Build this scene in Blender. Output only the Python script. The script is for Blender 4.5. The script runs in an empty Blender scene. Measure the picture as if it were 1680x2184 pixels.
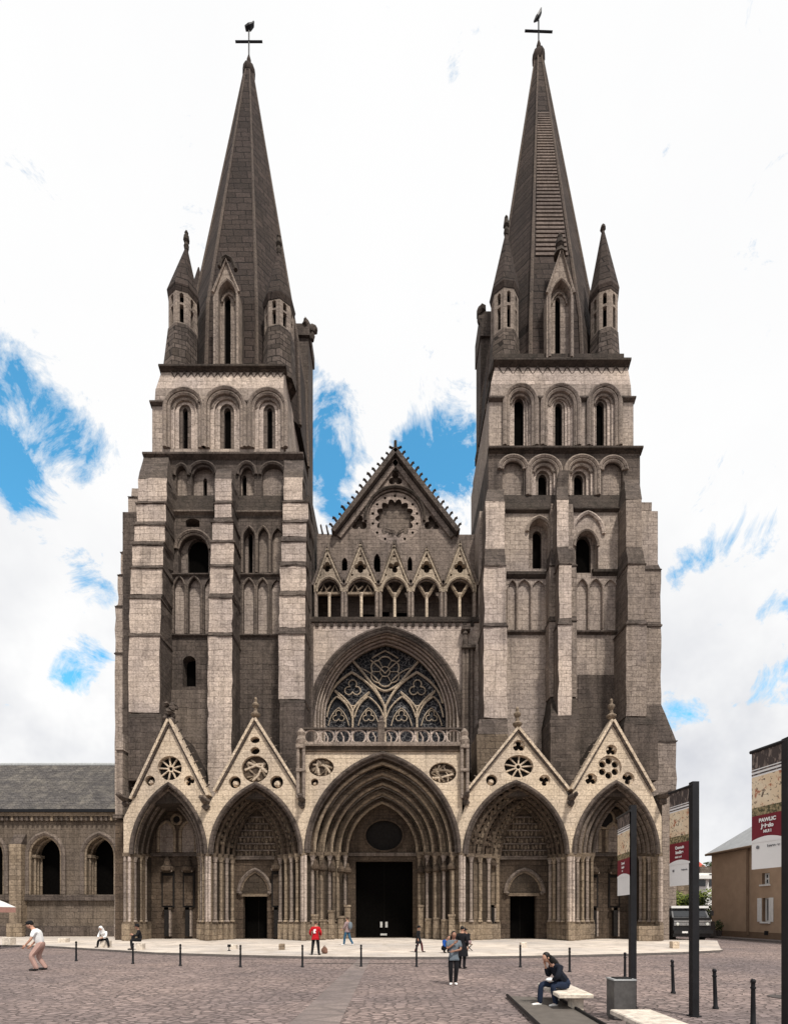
import bpy, bmesh, math, random
from mathutils import Vector, Matrix
from mathutils.geometry import tessellate_polygon
random.seed(7)
R = math.radians
scene = bpy.context.scene
COL = scene.collection
# ---------------------------------------------------------------- survey frame
# Everything is measured off the photograph as (column, row) on a known depth plane
# and turned into metres: x = right, y = away from the square, z = up.
F, CX, HZ, EYE = 1100.0, 840.0, 1951.0, 1.6
def X(px, Y): return (px - CX) * Y / F
def Z(py, Y): return EYE + (HZ - py) * Y / F
def G(px, py, z=0.0):                      # a spot on the ground
    Y = F * (EYE - z) / (py - HZ)
    return Vector((X(px, Y), Y, z))
# ---------------------------------------------------------------- materials
def nt(name):
    m = bpy.data.materials.new(name); m.use_nodes = True
    t = m.node_tree; b = t.nodes['Principled BSDF']
    return m, t, b
def N(t, kind, **kw):
    n = t.nodes.new(kind)
    for k, v in kw.items(): setattr(n, k, v)
    return n
def ramp(t, src, p0, p1, c0=(0,0,0,1), c1=(1,1,1,1)):
    r = N(t, 'ShaderNodeValToRGB')
    r.color_ramp.elements[0].position = p0; r.color_ramp.elements[1].position = p1
    r.color_ramp.elements[0].color = c0; r.color_ramp.elements[1].color = c1
    t.links.new(src, r.inputs[0]); return r.outputs[0]
def mixc(t, fac, a, b, mode='MIX'):
    m = N(t, 'ShaderNodeMix', data_type='RGBA', blend_type=mode)
    for s, v in ((m.inputs[0], fac), (m.inputs[6], a), (m.inputs[7], b)):
        if isinstance(v, (int, float)): s.default_value = v
        elif isinstance(v, tuple): s.default_value = v if len(v) == 4 else v + (1,)
        else: t.links.new(v, s)
    return m.outputs[2]
def math_(t, op, a, b=None, c=None):
    m = N(t, 'ShaderNodeMath', operation=op)
    for i, v in enumerate((a, b, c)):
        if v is None: continue
        if isinstance(v, (int, float)): m.inputs[i].default_value = v
        else: t.links.new(v, m.inputs[i])
    return m.outputs[0]
def noise(t, vec, scale, detail=5, rough=.6, dist=0):
    n = N(t, 'ShaderNodeTexNoise')
    n.inputs['Scale'].default_value = scale; n.inputs['Detail'].default_value = detail
    n.inputs['Roughness'].default_value = rough; n.inputs['Distortion'].default_value = dist
    if vec is not None: t.links.new(vec, n.inputs['Vector'])
    return n.outputs[0]
def mapping(t, vec, sc):
    m = N(t, 'ShaderNodeMapping'); m.inputs['Scale'].default_value = sc
    t.links.new(vec, m.inputs['Vector']); return m.outputs[0]
def bump(t, b, h, strength=.5, dist=.03):
    n = N(t, 'ShaderNodeBump'); n.inputs['Strength'].default_value = strength
    n.inputs['Distance'].default_value = dist
    t.links.new(h, n.inputs['Height']); t.links.new(n.outputs[0], b.inputs['Normal'])
def stone(name, c1, c2, mortar, soot=.4, sootc=(.05,.042,.037), bw=.62, bh=.29, streak=.55, bstr=.6, mort=.016, keep=.1):
    m, t, b = nt(name)
    tc = N(t, 'ShaderNodeTexCoord').outputs['Object']
    sep = N(t, 'ShaderNodeSeparateXYZ'); t.links.new(tc, sep.inputs[0])
    u = math_(t, 'ADD', sep.outputs[0], sep.outputs[1])
    wob = noise(t, tc, 1.7, 3)
    v = math_(t, 'MULTIPLY_ADD', wob, .14, sep.outputs[2])
    # uneven course heights
    v = math_(t, 'ADD', v, math_(t, 'MULTIPLY', math_(t, 'SINE', math_(t, 'MULTIPLY', sep.outputs[2], 2.3)), .10))
    v = math_(t, 'ADD', v, math_(t, 'MULTIPLY', math_(t, 'SINE', math_(t, 'MULTIPLY', sep.outputs[2], 6.1)), .05))
    cb = N(t, 'ShaderNodeCombineXYZ'); t.links.new(u, cb.inputs[0]); t.links.new(v, cb.inputs[1])
    br = N(t, 'ShaderNodeTexBrick'); t.links.new(cb.outputs[0], br.inputs['Vector'])
    br.inputs['Scale'].default_value = 1; br.inputs['Brick Width'].default_value = bw
    br.inputs['Row Height'].default_value = bh; br.inputs['Mortar Size'].default_value = mort
    br.inputs['Mortar Smooth'].default_value = .4
    br.inputs['Color1'].default_value = c1 + (1,); br.inputs['Color2'].default_value = c2 + (1,)
    br.inputs['Mortar'].default_value = mortar + (1,)
    # joints fade in and out so the coursing never reads as a printed grid
    fade = ramp(t, noise(t, tc, .9, 4), .38, .62)
    mean = tuple((a + c) / 2 for a, c in zip(c1, c2))
    col = mixc(t, math_(t, 'MULTIPLY_ADD', fade, .85 - keep, keep + .1), mean, br.outputs['Color'])
    st = noise(t, mapping(t, tc, (1.5, 1.5, .22)), .8, 7, .65, .3)
    f1 = ramp(t, st, .60 - .22 * soot, .80 - .18 * soot)
    col = mixc(t, math_(t, 'MULTIPLY', f1, streak), col, sootc)
    pt = noise(t, tc, 2.3, 8, .7)
    f2 = ramp(t, pt, .50, .72)
    col = mixc(t, math_(t, 'MULTIPLY', f2, .55 * soot + .12), col, sootc)
    rn = noise(t, mapping(t, tc, (4.5, 4.5, .16)), 1.0, 5, .6)
    col = mixc(t, math_(t, 'MULTIPLY', ramp(t, rn, .53, .70), .18 + .45*soot), col, sootc)
    hue = noise(t, tc, .31, 3)
    col = mixc(t, 1.0, col, ramp(t, hue, .35, .65, (.86,.84,.85,1), (1.12,1.08,1.03,1)), 'MULTIPLY')
    fine = noise(t, tc, 9, 6, .7)
    col = mixc(t, 1.0, col, ramp(t, fine, .30, .70, (.52,.51,.50,1), (1.25,1.23,1.20,1)), 'MULTIPLY')
    t.links.new(col, b.inputs['Base Color'])
    b.inputs['Roughness'].default_value = .92; b.inputs['Specular IOR Level'].default_value = .15
    h = math_(t, 'MULTIPLY_ADD', br.outputs['Fac'], -.7, math_(t, 'ADD', fine, pt))
    bump(t, b, h, bstr, .05)
    return m
def plain(name, c, rough=.6, metal=0, var=.25, scale=6, spec=.3):
    m, t, b = nt(name)
    tc = N(t, 'ShaderNodeTexCoord').outputs['Object']
    n = noise(t, tc, scale, 6, .65)
    lo = tuple(v * (1 - var) for v in c) + (1,); hi = tuple(min(1, v * (1 + var)) for v in c) + (1,)
    t.links.new(ramp(t, n, .3, .7, lo, hi), b.inputs['Base Color'])
    b.inputs['Roughness'].default_value = rough; b.inputs['Metallic'].default_value = metal
    b.inputs['Specular IOR Level'].default_value = spec
    bump(t, b, n, .15, .01)
    return m
M = {}
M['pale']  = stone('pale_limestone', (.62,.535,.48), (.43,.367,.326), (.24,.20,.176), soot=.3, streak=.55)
M['pale2'] = stone('weathered_limestone', (.36,.307,.27), (.235,.198,.174), (.11,.09,.078), soot=.45, streak=.5)
M['pale3'] = stone('light_grey_limestone', (.47,.405,.36), (.33,.282,.25), (.17,.142,.125), soot=.3, streak=.5)
M['tracery'] = stone('tracery_stone', (.52,.44,.35), (.42,.355,.28), (.3,.25,.2), soot=.3)
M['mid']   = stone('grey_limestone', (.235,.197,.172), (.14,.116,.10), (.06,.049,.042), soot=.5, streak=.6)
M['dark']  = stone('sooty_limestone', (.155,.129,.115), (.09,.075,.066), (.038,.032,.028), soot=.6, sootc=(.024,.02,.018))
M['vdark'] = stone('mossy_weathering', (.085,.070,.061), (.055,.045,.039), (.024,.02,.017), soot=.5, sootc=(.016,.015,.012))
M['cream'] = stone('cream_limestone', (.70,.60,.48), (.56,.475,.375), (.38,.31,.24), soot=.2, streak=.35, sootc=(.12,.095,.072))
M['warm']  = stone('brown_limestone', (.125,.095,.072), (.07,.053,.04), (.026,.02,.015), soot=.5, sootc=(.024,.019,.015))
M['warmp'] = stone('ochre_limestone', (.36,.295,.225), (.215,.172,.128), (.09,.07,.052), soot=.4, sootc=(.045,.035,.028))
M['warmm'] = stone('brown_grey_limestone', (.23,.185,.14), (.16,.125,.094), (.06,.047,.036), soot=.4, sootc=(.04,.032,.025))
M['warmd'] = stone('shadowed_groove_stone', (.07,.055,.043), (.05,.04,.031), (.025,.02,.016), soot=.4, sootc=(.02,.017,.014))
M['cream2'] = stone('dull_cream_limestone', (.48,.41,.325), (.36,.305,.24), (.2,.165,.128), soot=.4, streak=.5)
M['rubble'] = stone('rubble_stone', (.16,.132,.118), (.065,.053,.046), (.022,.018,.016), soot=.45, bw=.55, bh=.36, mort=.035, keep=.8)
M['rosette'] = stone('rosette_stone', (.40,.335,.30), (.29,.243,.217), (.14,.116,.102), soot=.4)
M['spire'] = stone('spire_stone', (.075,.058,.052), (.045,.035,.031), (.013,.010,.009), soot=.3, sootc=(.022,.018,.016), bw=1.1, bh=.5, mort=.035, keep=.75)
M['spirel']= stone('spire_rib_stone', (.15,.122,.106), (.115,.094,.082), (.06,.05,.045), soot=.3)
M['black'] = plain('dark_interior', (.004,.0036,.0033), 1, spec=0)
M['gap']   = plain('deep_shadowed_opening', (.018,.016,.015), .9, spec=.05)
M['slate'] = stone('roof_slate', (.12,.115,.115), (.07,.068,.07), (.03,.029,.03), soot=.45, sootc=(.24,.225,.20), bw=.36, bh=.17, streak=.6, keep=.5)
M['iron']  = plain('black_iron', (.012,.012,.014), .5, .4)
M['door']  = plain('old_oak_door', (.008,.007,.006), .8, spec=.05)
def glass_lead():
    m, t, b = nt('leaded_window_glass')
    tc = N(t, 'ShaderNodeTexCoord').outputs['Object']
    d = mapping(t, tc, (1, 0.2, 1))
    w = N(t, 'ShaderNodeTexVoronoi', feature='DISTANCE_TO_EDGE'); w.inputs['Scale'].default_value = 3.4
    nz = N(t, 'ShaderNodeTexNoise'); nz.inputs['Scale'].default_value = 1.4; t.links.new(d, nz.inputs['Vector'])
    vm = N(t, 'ShaderNodeVectorMath', operation='MULTIPLY_ADD'); vm.inputs[1].default_value = (.7,.7,.7)
    t.links.new(nz.outputs['Color'], vm.inputs[0]); t.links.new(d, vm.inputs[2])
    t.links.new(vm.outputs[0], w.inputs['Vector'])
    f = ramp(t, w.outputs['Distance'], .015, .05, (.20,.19,.185,1), (.008,.008,.011,1))
    t.links.new(mixc(t, ramp(t, noise(t, tc, .9), .4, .7), f, (.010,.010,.013)), b.inputs['Base Color'])
    b.inputs['Roughness'].default_value = .55; b.inputs['Specular IOR Level'].default_value = .12
    bump(t, b, w.outputs['Distance'], .4, .03)
    return m
M['glass'] = glass_lead()
# ---------------------------------------------------------------- mesh builder
class MB:
    def __init__(s): s.v = []; s.f = []; s.m = []
    def add(s, vs, fs, mi=0):
        o = len(s.v); s.v += [tuple(v) for v in vs]
        for i, f in enumerate(fs):
            s.f.append(tuple(o + k for k in f)); s.m.append(mi if isinstance(mi, int) else mi[i])
    def box(s, x0, x1, y0, y1, z0, z1, mi=0):
        s.hexa([(x0,y0,z0),(x1,y0,z0),(x1,y1,z0),(x0,y1,z0)], [(x0,y0,z1),(x1,y0,z1),(x1,y1,z1),(x0,y1,z1)], mi)
    def hexa(s, lo, hi, mi=0):
        n = len(lo)
        fs = [tuple(reversed(range(n))), tuple(range(n, 2*n))] + [(i, (i+1) % n, n + (i+1) % n, n + i) for i in range(n)]
        s.add(list(lo) + list(hi), fs, mi)
    def obox(s, c, ax, half, mi=0):         # oriented box: centre, 3 axes, half sizes
        vs = [c + ax[0]*half[0]*a + ax[1]*half[1]*b_ + ax[2]*half[2]*d for d in (-1,1) for a, b_ in ((-1,-1),(1,-1),(1,1),(-1,1))]
        s.hexa(vs[:4], vs[4:], mi)
    def panel(s, outer, holes=(), y0=0, y1=1, mi=0, ms=None, fn=None, back=True):
        fn = fn or (lambda a, d, b: (a, d, b))
        ms = mi if ms is None else ms
        loops = [list(outer)] + [list(h) for h in holes]
        flat = [p for l in loops for p in l]
        tri = tessellate_polygon([[Vector((p[0], p[1], 0)) for p in l] for l in loops])
        n = len(flat)
        vs = [fn(p[0], y0, p[1]) for p in flat] + [fn(p[0], y1, p[1]) for p in flat]
        fs = [tuple(t) for t in tri]; ml = [mi] * len(fs)
        if back:
            fs += [tuple(n + k for k in reversed(t)) for t in tri]; ml += [mi] * len(tri)
        o = 0
        for l in loops:
            k = len(l)
            for i in range(k):
                a, b_ = o + i, o + (i + 1) % k
                fs.append((a, b_, n + b_, n + a)); ml.append(ms)
            o += k
        s.add(vs, fs, ml)
    def tube(s, pts, r, n=8, mi=0, closed=False, caps=True):
        pts = [Vector(p) for p in pts]; k = len(pts)
        rr = r if isinstance(r, (list, tuple)) else [r] * k
        rings = []; up = None
        for i, p in enumerate(pts):
            a = pts[i-1] if (i > 0 or closed) else p
            b_ = pts[(i+1) % k] if (i < k-1 or closed) else p
            d = (b_ - a).normalized() if (b_ - a).length > 1e-9 else Vector((0,0,1))
            if up is None:
                up = Vector((0,1,0)) if abs(d.y) < .9 else Vector((1,0,0))
            e1 = (up - d * up.dot(d))
            e1 = e1.normalized() if e1.length > 1e-6 else d.orthogonal().normalized()
            up = e1; e2 = d.cross(e1)
            rings.append([p + (e1 * math.cos(2*math.pi*j/n) + e2 * math.sin(2*math.pi*j/n)) * rr[i] for j in range(n)])
        vs = [v for r_ in rings for v in r_]; fs = []
        for i in range(k if closed else k - 1):
            for j in range(n):
                a = i*n + j; b_ = i*n + (j+1) % n; i2 = (i+1) % k
                fs.append((a, b_, i2*n + (j+1) % n, i2*n + j))
        if caps and not closed:
            fs += [tuple(reversed(range(n))), tuple((k-1)*n + j for j in range(n))]
        s.add(vs, fs, mi)
    def lathe(s, c, prof, n=12, mi=0, rot=0.0, ey=1.0):
        vs = []; fs = []
        for r, z in prof:
            vs += [(c[0] + r*math.cos(rot + 2*math.pi*j/n), c[1] + ey*r*math.sin(rot + 2*math.pi*j/n), c[2] + z) for j in range(n)]
        for i in range(len(prof) - 1):
            for j in range(n):
                fs.append((i*n + j, i*n + (j+1) % n, (i+1)*n + (j+1) % n, (i+1)*n + j))
        fs += [tuple(reversed(range(n))), tuple((len(prof)-1)*n + j for j in range(n))]
        s.add(vs, fs, mi)
    def ball(s, c, r, n=8, mi=0, jit=0):
        rx = r if isinstance(r, (tuple, list)) else (r, r, r)
        vs = []; fs = []; k = max(4, n // 2 + 1)
        for i in range(k + 1):
            th = math.pi * i / k
            for j in range(n):
                ph = 2*math.pi*j/n; q = 1 + random.uniform(-jit, jit)
                vs.append((c[0] + rx[0]*q*math.sin(th)*math.cos(ph), c[1] + rx[1]*q*math.sin(th)*math.sin(ph), c[2] + rx[2]*q*math.cos(th)))
        for i in range(k):
            for j in range(n): fs.append((i*n+j, (i+1)*n+j, (i+1)*n+(j+1) % n, i*n+(j+1) % n))
        s.add(vs, fs, mi)
    def build(s, name, mats, parent=None, smooth=False, origin=None):
        if not isinstance(mats, (list, tuple)): mats = [mats]
        o0 = Vector((0,0,0))
        p = parent
        while p is not None: o0 += p.location; p = p.parent
        if origin is not None: o0 = Vector(origin)
        me = bpy.data.meshes.new(name)
        me.from_pydata([(v[0]-o0.x, v[1]-o0.y, v[2]-o0.z) for v in s.v], [], s.f)
        for m in mats: me.materials.append(M[m] if isinstance(m, str) else m)
        for p, k in zip(me.polygons, s.m): p.material_index = min(k, len(mats) - 1); p.use_smooth = smooth
        bm = bmesh.new(); bm.from_mesh(me)
        bmesh.ops.remove_doubles(bm, verts=bm.verts, dist=1e-5)
        bmesh.ops.recalc_face_normals(bm, faces=bm.faces)
        bm.to_mesh(me); bm.free()
        if smooth:
            try: me.set_sharp_from_angle(angle=R(42))
            except Exception: pass
        ob = bpy.data.objects.new(name, me); COL.objects.link(ob)
        if parent is not None: ob.parent = parent
        elif origin is not None: ob.location = origin
        return ob
def tag(o, label=None, cat=None, group=None, kind=None):
    if label: o['label'] = label
    if cat: o['category'] = cat
    if group: o['group'] = group
    if kind: o['kind'] = kind
    return o
def thing(name, label, cat, loc=(0,0,0), rotz=0, group=None):
    o = bpy.data.objects.new(name, None); COL.objects.link(o)
    o.location = loc; o.rotation_euler = (0, 0, rotz); o.empty_display_size = .3
    return tag(o, label, cat, group)
def dup(root, loc, rotz=None, label=None):
    r = root.copy(); COL.objects.link(r); r.location = loc
    if rotz is not None: r.rotation_euler = (0, 0, rotz)
    if label: r['label'] = label
    for ch in list(root.children):
        c = ch.copy(); COL.objects.link(c); c.parent = r
        for g in list(ch.children):
            d = g.copy(); COL.objects.link(d); d.parent = c
    return r
# ---------------------------------------------------------------- shapes in a wall plane (x, z)
def arch(xl, xr, zs, za, kind='p', n=10):
    w = (xr - xl) / 2; h = za - zs; xc = xl + w
    if kind == 'r':
        return [(xc - w*math.cos(math.pi*i/(2*n)), zs + h*math.sin(math.pi*i/(2*n))) for i in range(2*n + 1)]
    hh = max(h, 1.12*w); k = h / hh
    r = (w*w + hh*hh) / (2*w); T = math.acos(max(-1, min(1, (r - w)/r)))
    L = [(xl + r - r*math.cos(T*i/n), zs + k*r*math.sin(T*i/n)) for i in range(n + 1)]
    return L + [(2*xc - x, z) for x, z in reversed(L[:-1])]
def opening(pl, pr, pb, ps, pa, Y, kind='p', n=8):
    a = arch(X(pl, Y), X(pr, Y), Z(ps, Y), Z(pa, Y), kind, n)
    return [(a[0][0], Z(pb, Y))] + a + [(a[-1][0], Z(pb, Y))]
def circ(cx, cz, r, n=16, rz=None, rot=0):
    rz = rz or r
    return [(cx + r*math.cos(rot + 2*math.pi*i/n), cz + rz*math.sin(rot + 2*math.pi*i/n)) for i in range(n)]
def foil(cx, cz, r, k=4, rot=0, n=7):      # k-lobed opening
    out = []; d = r * .55; lr = r * .5
    for i in range(k):
        a0 = rot + 2*math.pi*i/k
        ox, oz = cx + d*math.cos(a0), cz + d*math.sin(a0)
        sp = math.pi/k + math.asin(min(1, d*math.sin(math.pi/k)/lr))
        for j in range(n):
            a = a0 - sp + 2*sp*j/(n-1)
            out.append((ox + lr*math.cos(a), oz + lr*math.sin(a)))
    return out
def pxs(pts, Y): return [(X(a, Y), Z(b, Y)) for a, b in pts]
SKYB = (.11, .265, .268)
SUN_E = 4.0
# blue gaps in the clouds: (column, row) of a direction in the photograph, angular radius, strength
GAPS = [(40,740,.055,.65),(5,900,.08,.7),(10,1020,.065,.65),(190,930,.06,.45),(130,850,.05,.35),(215,1240,.055,.5),(190,1400,.055,.95),(165,1160,.045,.4),(705,965,.075,.75),(705,1070,.085,.8),(945,970,.08,.8),(985,1060,.075,.75),(900,1010,.05,.4),
        (1590,1150,.055,.36),(1430,1215,.05,.55),(1665,1280,.055,.7),(1670,1440,.06,.75),(1440,1515,.06,.5),(1560,1490,.045,.45),(1490,1180,.04,.45)]
# ================================================================ THE CATHEDRAL
cath = thing('cathedral', 'great gothic cathedral with twin stone spires and five gabled portals', 'cathedral', (0, 30, 0))
TM = ['mid', 'dark', 'vdark', 'pale', 'pale2', 'gap', 'pale3']
def hood(mb, poly, Y, r, off=0.0, mi=0, legs=True):
    """a moulding that follows an opening's arch (poly as made by opening())"""
    cx = (poly[0][0] + poly[-1][0]) / 2; zb = poly[1][1]
    pts = []
    for x, z in (poly if legs else poly[1:-1]):
        dx, dz = x - cx, z - zb
        if z <= zb + 1e-6: pts.append((x + math.copysign(off, dx), Y, z))
        else:
            l = math.hypot(dx, dz); pts.append((x + off*dx/l, Y, z + off*dz/l))
    mb.tube(pts, r, 6, mi)
def stage(mb, subs, tower, Y, depth, l, r, top, bot, yback, niches, wall=0, rev=None, lo=None, hi=None, shoulder=None):
    z0, z1 = (Z(bot, Y) if lo is None else lo), (Z(top, Y) if hi is None else hi)
    x0, x1 = X(l, Y), X(r, Y)
    holes = []
    for q in niches:
        h = opening(*q['at'], Y, q.get('k', 'p')); holes.append(h)
    if shoulder:                             # the wall narrows above a string course
        zs_, dl_, dr_ = Z(shoulder[0], Y), shoulder[1]*Y/F, shoulder[2]*Y/F
        outl = [(x0,z0),(x0,zs_),(x0+dl_,zs_),(x0+dl_*1.4,z1),(x1-dr_*1.4,z1),(x1-dr_,zs_),(x1,zs_),(x1,z0)]
    else: outl = [(x0,z0),(x0,z1),(x1,z1),(x1,z0)]
    mb.panel(outl, holes, Y, Y + depth, wall, rev if rev is not None else wall)
    for q, h in zip(niches, holes):
        slot = q.get('slot')
        bm_ = q.get('back', 5)
        if slot:
            d0 = depth - .3
            prev = h; no_ = q.get('orders', 0)
            for j in range(no_):
                t_ = (j + 1)/(no_ + .6); ff = lambda a, b: a + (b - a)*t_
                at = q['at']; nx = (ff(at[0], slot[0]-2), ff(at[1], slot[1]+2), at[2], ff(at[3], slot[3]), ff(at[4], slot[4]-2))
                yy = Y + .08 + (d0 - .08)*j/max(1, no_)
                inn = opening(*nx, yy, q.get('k', 'p'))
                inn = [(inn[0][0], prev[0][1])] + list(inn[1:-1]) + [(inn[-1][0], prev[-1][1])]
                mb.panel(prev + list(reversed(inn)), [], yy, yy + .3, q.get('om', 3), 4)
                prev = [(a, b) for a, b in inn]
            s = opening(*slot, Y + d0, q.get('sk', 'r'))
            s = [(s[0][0], prev[0][1])] + list(s[1:-1]) + [(s[-1][0], prev[-1][1])]
            mb.panel(list(prev) + list(reversed(s)), [], Y + d0, Y + depth - .06, bm_, 1)
            w = MB(); w.panel([(a, b) for a, b in s], [], Y + depth - .05, Y + depth - .02, 0)
            subs.append((w, 'window', 'black'))
        elif bm_ == 5:
            w = MB(); w.panel(h, [], Y + depth - .08, Y + depth - .02, 0); subs.append((w, 'window', 'black'))
        else:
            dd = q.get('d', .26); mb.panel(h, [], Y + dd, Y + dd + .04, bm_)
        if q.get('hood'):
            a = MB()
            for rr, off, dy in q['hood']: hood(a, h, Y + dy, rr, off, 0, q.get('legs', False))
            subs.append((a, 'arch', q.get('hm', 'pale2')))
    if shoulder:
        mb.box(x0 + .01, x1 - .01, Y + depth, yback, z0 + .003, zs_ - .003, wall); mb.box(x0 + dl_*1.4, x1 - dr_*1.4, Y + depth, yback - .1, zs_, z1 - .003, wall)
    else: mb.box(x0 + .01, x1 - .01, Y + depth, yback, z0 + .003, z1 - .003, wall)
def finish_tower(mb, subs, label):
    t = mb.build('tower', TM, cath); tag(t, label)
    for m_, nm, mt in subs: m_.build(nm, mt, t)
    return t
def course(subs, l, r, y, Y, h=.28, d=.25, mat='dark', name='string_course', back=1.0):
    m_ = MB(); z = Z(y, Y)
    x0, x1 = X(l, Y), X(r, Y)
    m_.hexa([(x0,Y-d,z-h*.3),(x1,Y-d,z-h*.3),(x1,Y+.1,z-h),(x0,Y+.1,z-h)], [(x0,Y-d,z+h*.1),(x1,Y-d,z+h*.1),(x1,Y+.1,z+h*.5),(x0,Y+.1,z+h*.5)])
    subs.append((m_, name, mat))
def slope(mb, l0, r0, yb, Y0, l1, r1, yt, Y1, mi=2):
    """a stone weathering from a lower front edge back up to an upper wall foot"""
    a, b_ = Z(yb, Y0), Z(yt, Y1)
    mb.hexa([(X(l0,Y0),Y0,a-.12),(X(r0,Y0),Y0,a-.12),(X(r0,Y0),Y1+.3,a-.12),(X(l0,Y0),Y1+.3,a-.12)],
            [(X(l0,Y0),Y0,a),(X(r0,Y0),Y0,a),(X(r1,Y1),Y1-.004,b_),(X(l1,Y1),Y1-.004,b_)], mi)
def weather(o, seg=.75, amp=.022):
    """worn arrises: cut long edges and nudge the points a little"""
    bm = bmesh.new(); bm.from_mesh(o.data)
    for k in range(3):
        es = [e for e in bm.edges if e.calc_length() > seg*1.6]
        if not es: break
        bmesh.ops.subdivide_edges(bm, edges=es, cuts=1 if k else 3, use_grid_fill=True)
    for v in bm.verts: v.co += Vector((random.gauss(0, amp), random.gauss(0, amp*.6), random.gauss(0, amp*.7)))
    bm.to_mesh(o.data); bm.free()
def buttress(segs, yback, mats=('pale', 'vdark'), label=None, top=None, parent=None):
    """segs from the bottom up: (left, right, bottom row, top row, front Y)"""
    mb = MB(); prev = None
    for l, r, b_, t_, Y in segs:
        lo = [(X(l,Y),Y,Z(b_,Y)),(X(r,Y),Y,Z(b_,Y)),(X(r,Y),yback,Z(b_,Y)),(X(l,Y),yback,Z(b_,Y))]
        hi = [(p[0], p[1], Z(t_,Y)) for p in lo]
        if prev:
            e = .05; zt = prev[0][2]
            e = .04; drip = [(prev[0][0]-e,prev[0][1]-e*1.6,zt),(prev[1][0]+e,prev[1][1]-e*1.6,zt),(prev[2][0]+e,prev[2][1],zt),(prev[3][0]-e,prev[3][1],zt)]
            mb.hexa([(p[0],p[1],p[2]+.003) for p in drip], [(p[0],p[1],p[2]+.07) for p in drip], 1)
            mb.hexa([(p[0],p[1],p[2]+.073) for p in prev], [(p[0],p[1],p[2]-.002) for p in lo], 1)
        mb.hexa(lo, hi, 0); prev = hi
    if top:                                  # sloped head: (left, right, row, Y)
        l, r, t_, Y = top; zt = Z(t_, Y)
        hi = [(X(l,Y),Y,zt),(X(r,Y),Y,zt),(X(r,Y),yback,zt),(X(l,Y),yback,zt)]
        mb.hexa([(p[0],p[1],p[2]+.003) for p in prev], hi, 1)
    o = mb.build('buttress', mats, parent or cath); weather(o)
    if len(mats) > 2:                        # side-facing faces take the third, darker stone
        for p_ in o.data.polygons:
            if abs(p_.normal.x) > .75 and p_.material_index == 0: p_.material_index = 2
    if label: tag(o, label)
    return o
YW = 33.6
# ---------------------------------------------------------------- left (north) tower
mb = MB(); subs = []
H1 = [(.12, .10, -.05)]
stage(mb, subs, None, YW, .75, 262, 660, 1092, 2011, 44.5, [
    dict(at=(381, 447, 1223, 1172, 1139), k='r', back=4, slot=(401, 445, 1221, 1178, 1150), hood=[(.13,.16,-.04),(.08,-.02,.0)], hm='mid'),
    dict(at=(372, 394, 1352, 1258, 1231), back=6, d=.16, hood=[(.07,.07,-.03)], hm='mid', legs=True),
    dict(at=(402, 428, 1352, 1258, 1231), back=6, hood=[(.07,.07,-.03)], hm='mid', legs=True),
    dict(at=(436, 462, 1352, 1258, 1231), back=6, d=.16),
    dict(at=(390, 418, 1464, 1412, 1399), k='r', back=5),
    dict(at=(519, 544, 1222, 1150, 1126), back=4, slot=(530, 539, 1221, 1146, 1138), hood=[(.08,.08,-.03)], hm='mid', legs=True),
    dict(at=(551, 573, 1222, 1150, 1126), back=4, hood=[(.08,.08,-.03)], hm='mid', legs=True),
    dict(at=(580, 604, 1222, 1150, 1126), back=4),
    dict(at=(520, 542, 1353, 1258, 1236), back=6, d=.16, hood=[(.07,.07,-.03)], hm='mid', legs=True),
    dict(at=(550, 571, 1353, 1258, 1236), back=6, d=.16, hood=[(.07,.07,-.03)], hm='mid', legs=True),
    dict(at=(579, 602, 1353, 1258, 1236), back=6, d=.16),
    dict(at=(396, 426, 1124, 1113, 1106), k='r', back=5),
], wall=1)
dk = MB(); dk.box(X(366,YW), X(446,YW), YW-.05, YW-.003, Z(1700,YW), Z(1472,YW)); subs.append((dk, 'wall_patch', 'mid'))
slope(mb, 352, 660, 1089, YW, 352, 660, 1057, 34.1)
course(subs, 366, 458, 1093, YW, .25, .2, 'mid'); course(subs, 498, 604, 1094, YW, .25, .2, 'mid')
course(subs, 345, 446, 1226, YW, .2, .16, 'dark'); course(subs, 498, 600, 1226, YW, .2, .16, 'dark')
course(subs, 345, 446, 1355, YW, .2, .16, 'dark'); course(subs, 498, 600, 1355, YW, .2, .16, 'dark')
ZA = Z(1057, 34.1) - .15
stage(mb, subs, None, 34.1, .7, 307, 648, 976, 1062, 44.3, [
    dict(at=(376, 400, 1057, 1016, 996), k='r', back=4, hood=H1, hm='dark'),
    dict(at=(409, 458, 1057, 1012, 991), k='r', back=4, slot=(434, 442, 1056, 1026, 1020), hood=[(.12,.12,-.05),(.08,-.05,.06)], hm='dark'),
    dict(at=(511, 543, 1057, 1014, 992), k='r', back=4, slot=(517, 526, 1056, 1022, 1014), hood=[(.12,.12,-.05),(.08,-.05,.06)], hm='dark'),
    dict(at=(559, 605, 1057, 1014, 993), k='r', back=4, hood=[(.12,.12,-.05)], hm='dark'),
], wall=1, lo=ZA)
course(subs, 308, 648, 973, 34.1, .3, .3, 'dark')
slope(mb, 309, 647, 972, 34.1, 324, 607, 966, 34.5)
zs = Z(966, 34.5) - .2
def belfry(cols, Y):
    out = []
    for l, r, s0, s1, ap in cols:
        out.append(dict(at=(l, r, 957, 872, ap), k='r', back=0, slot=(s0, s1, 956, 880, 870),
                        hood=[(.15,.30,-.10),(.13,.06,-.03),(.10,-.16,.12)], hm='pale2', legs=True, orders=2))
    return out
stage(mb, subs, None, 34.5, .62, 325, 605, 829, 966, 44.4, belfry([(363,425,390,401,843),(447,514,478,493,840),(542,601,570,581,843)], 34.5), wall=6, lo=zs, shoulder=(861, 5, 0))
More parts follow.
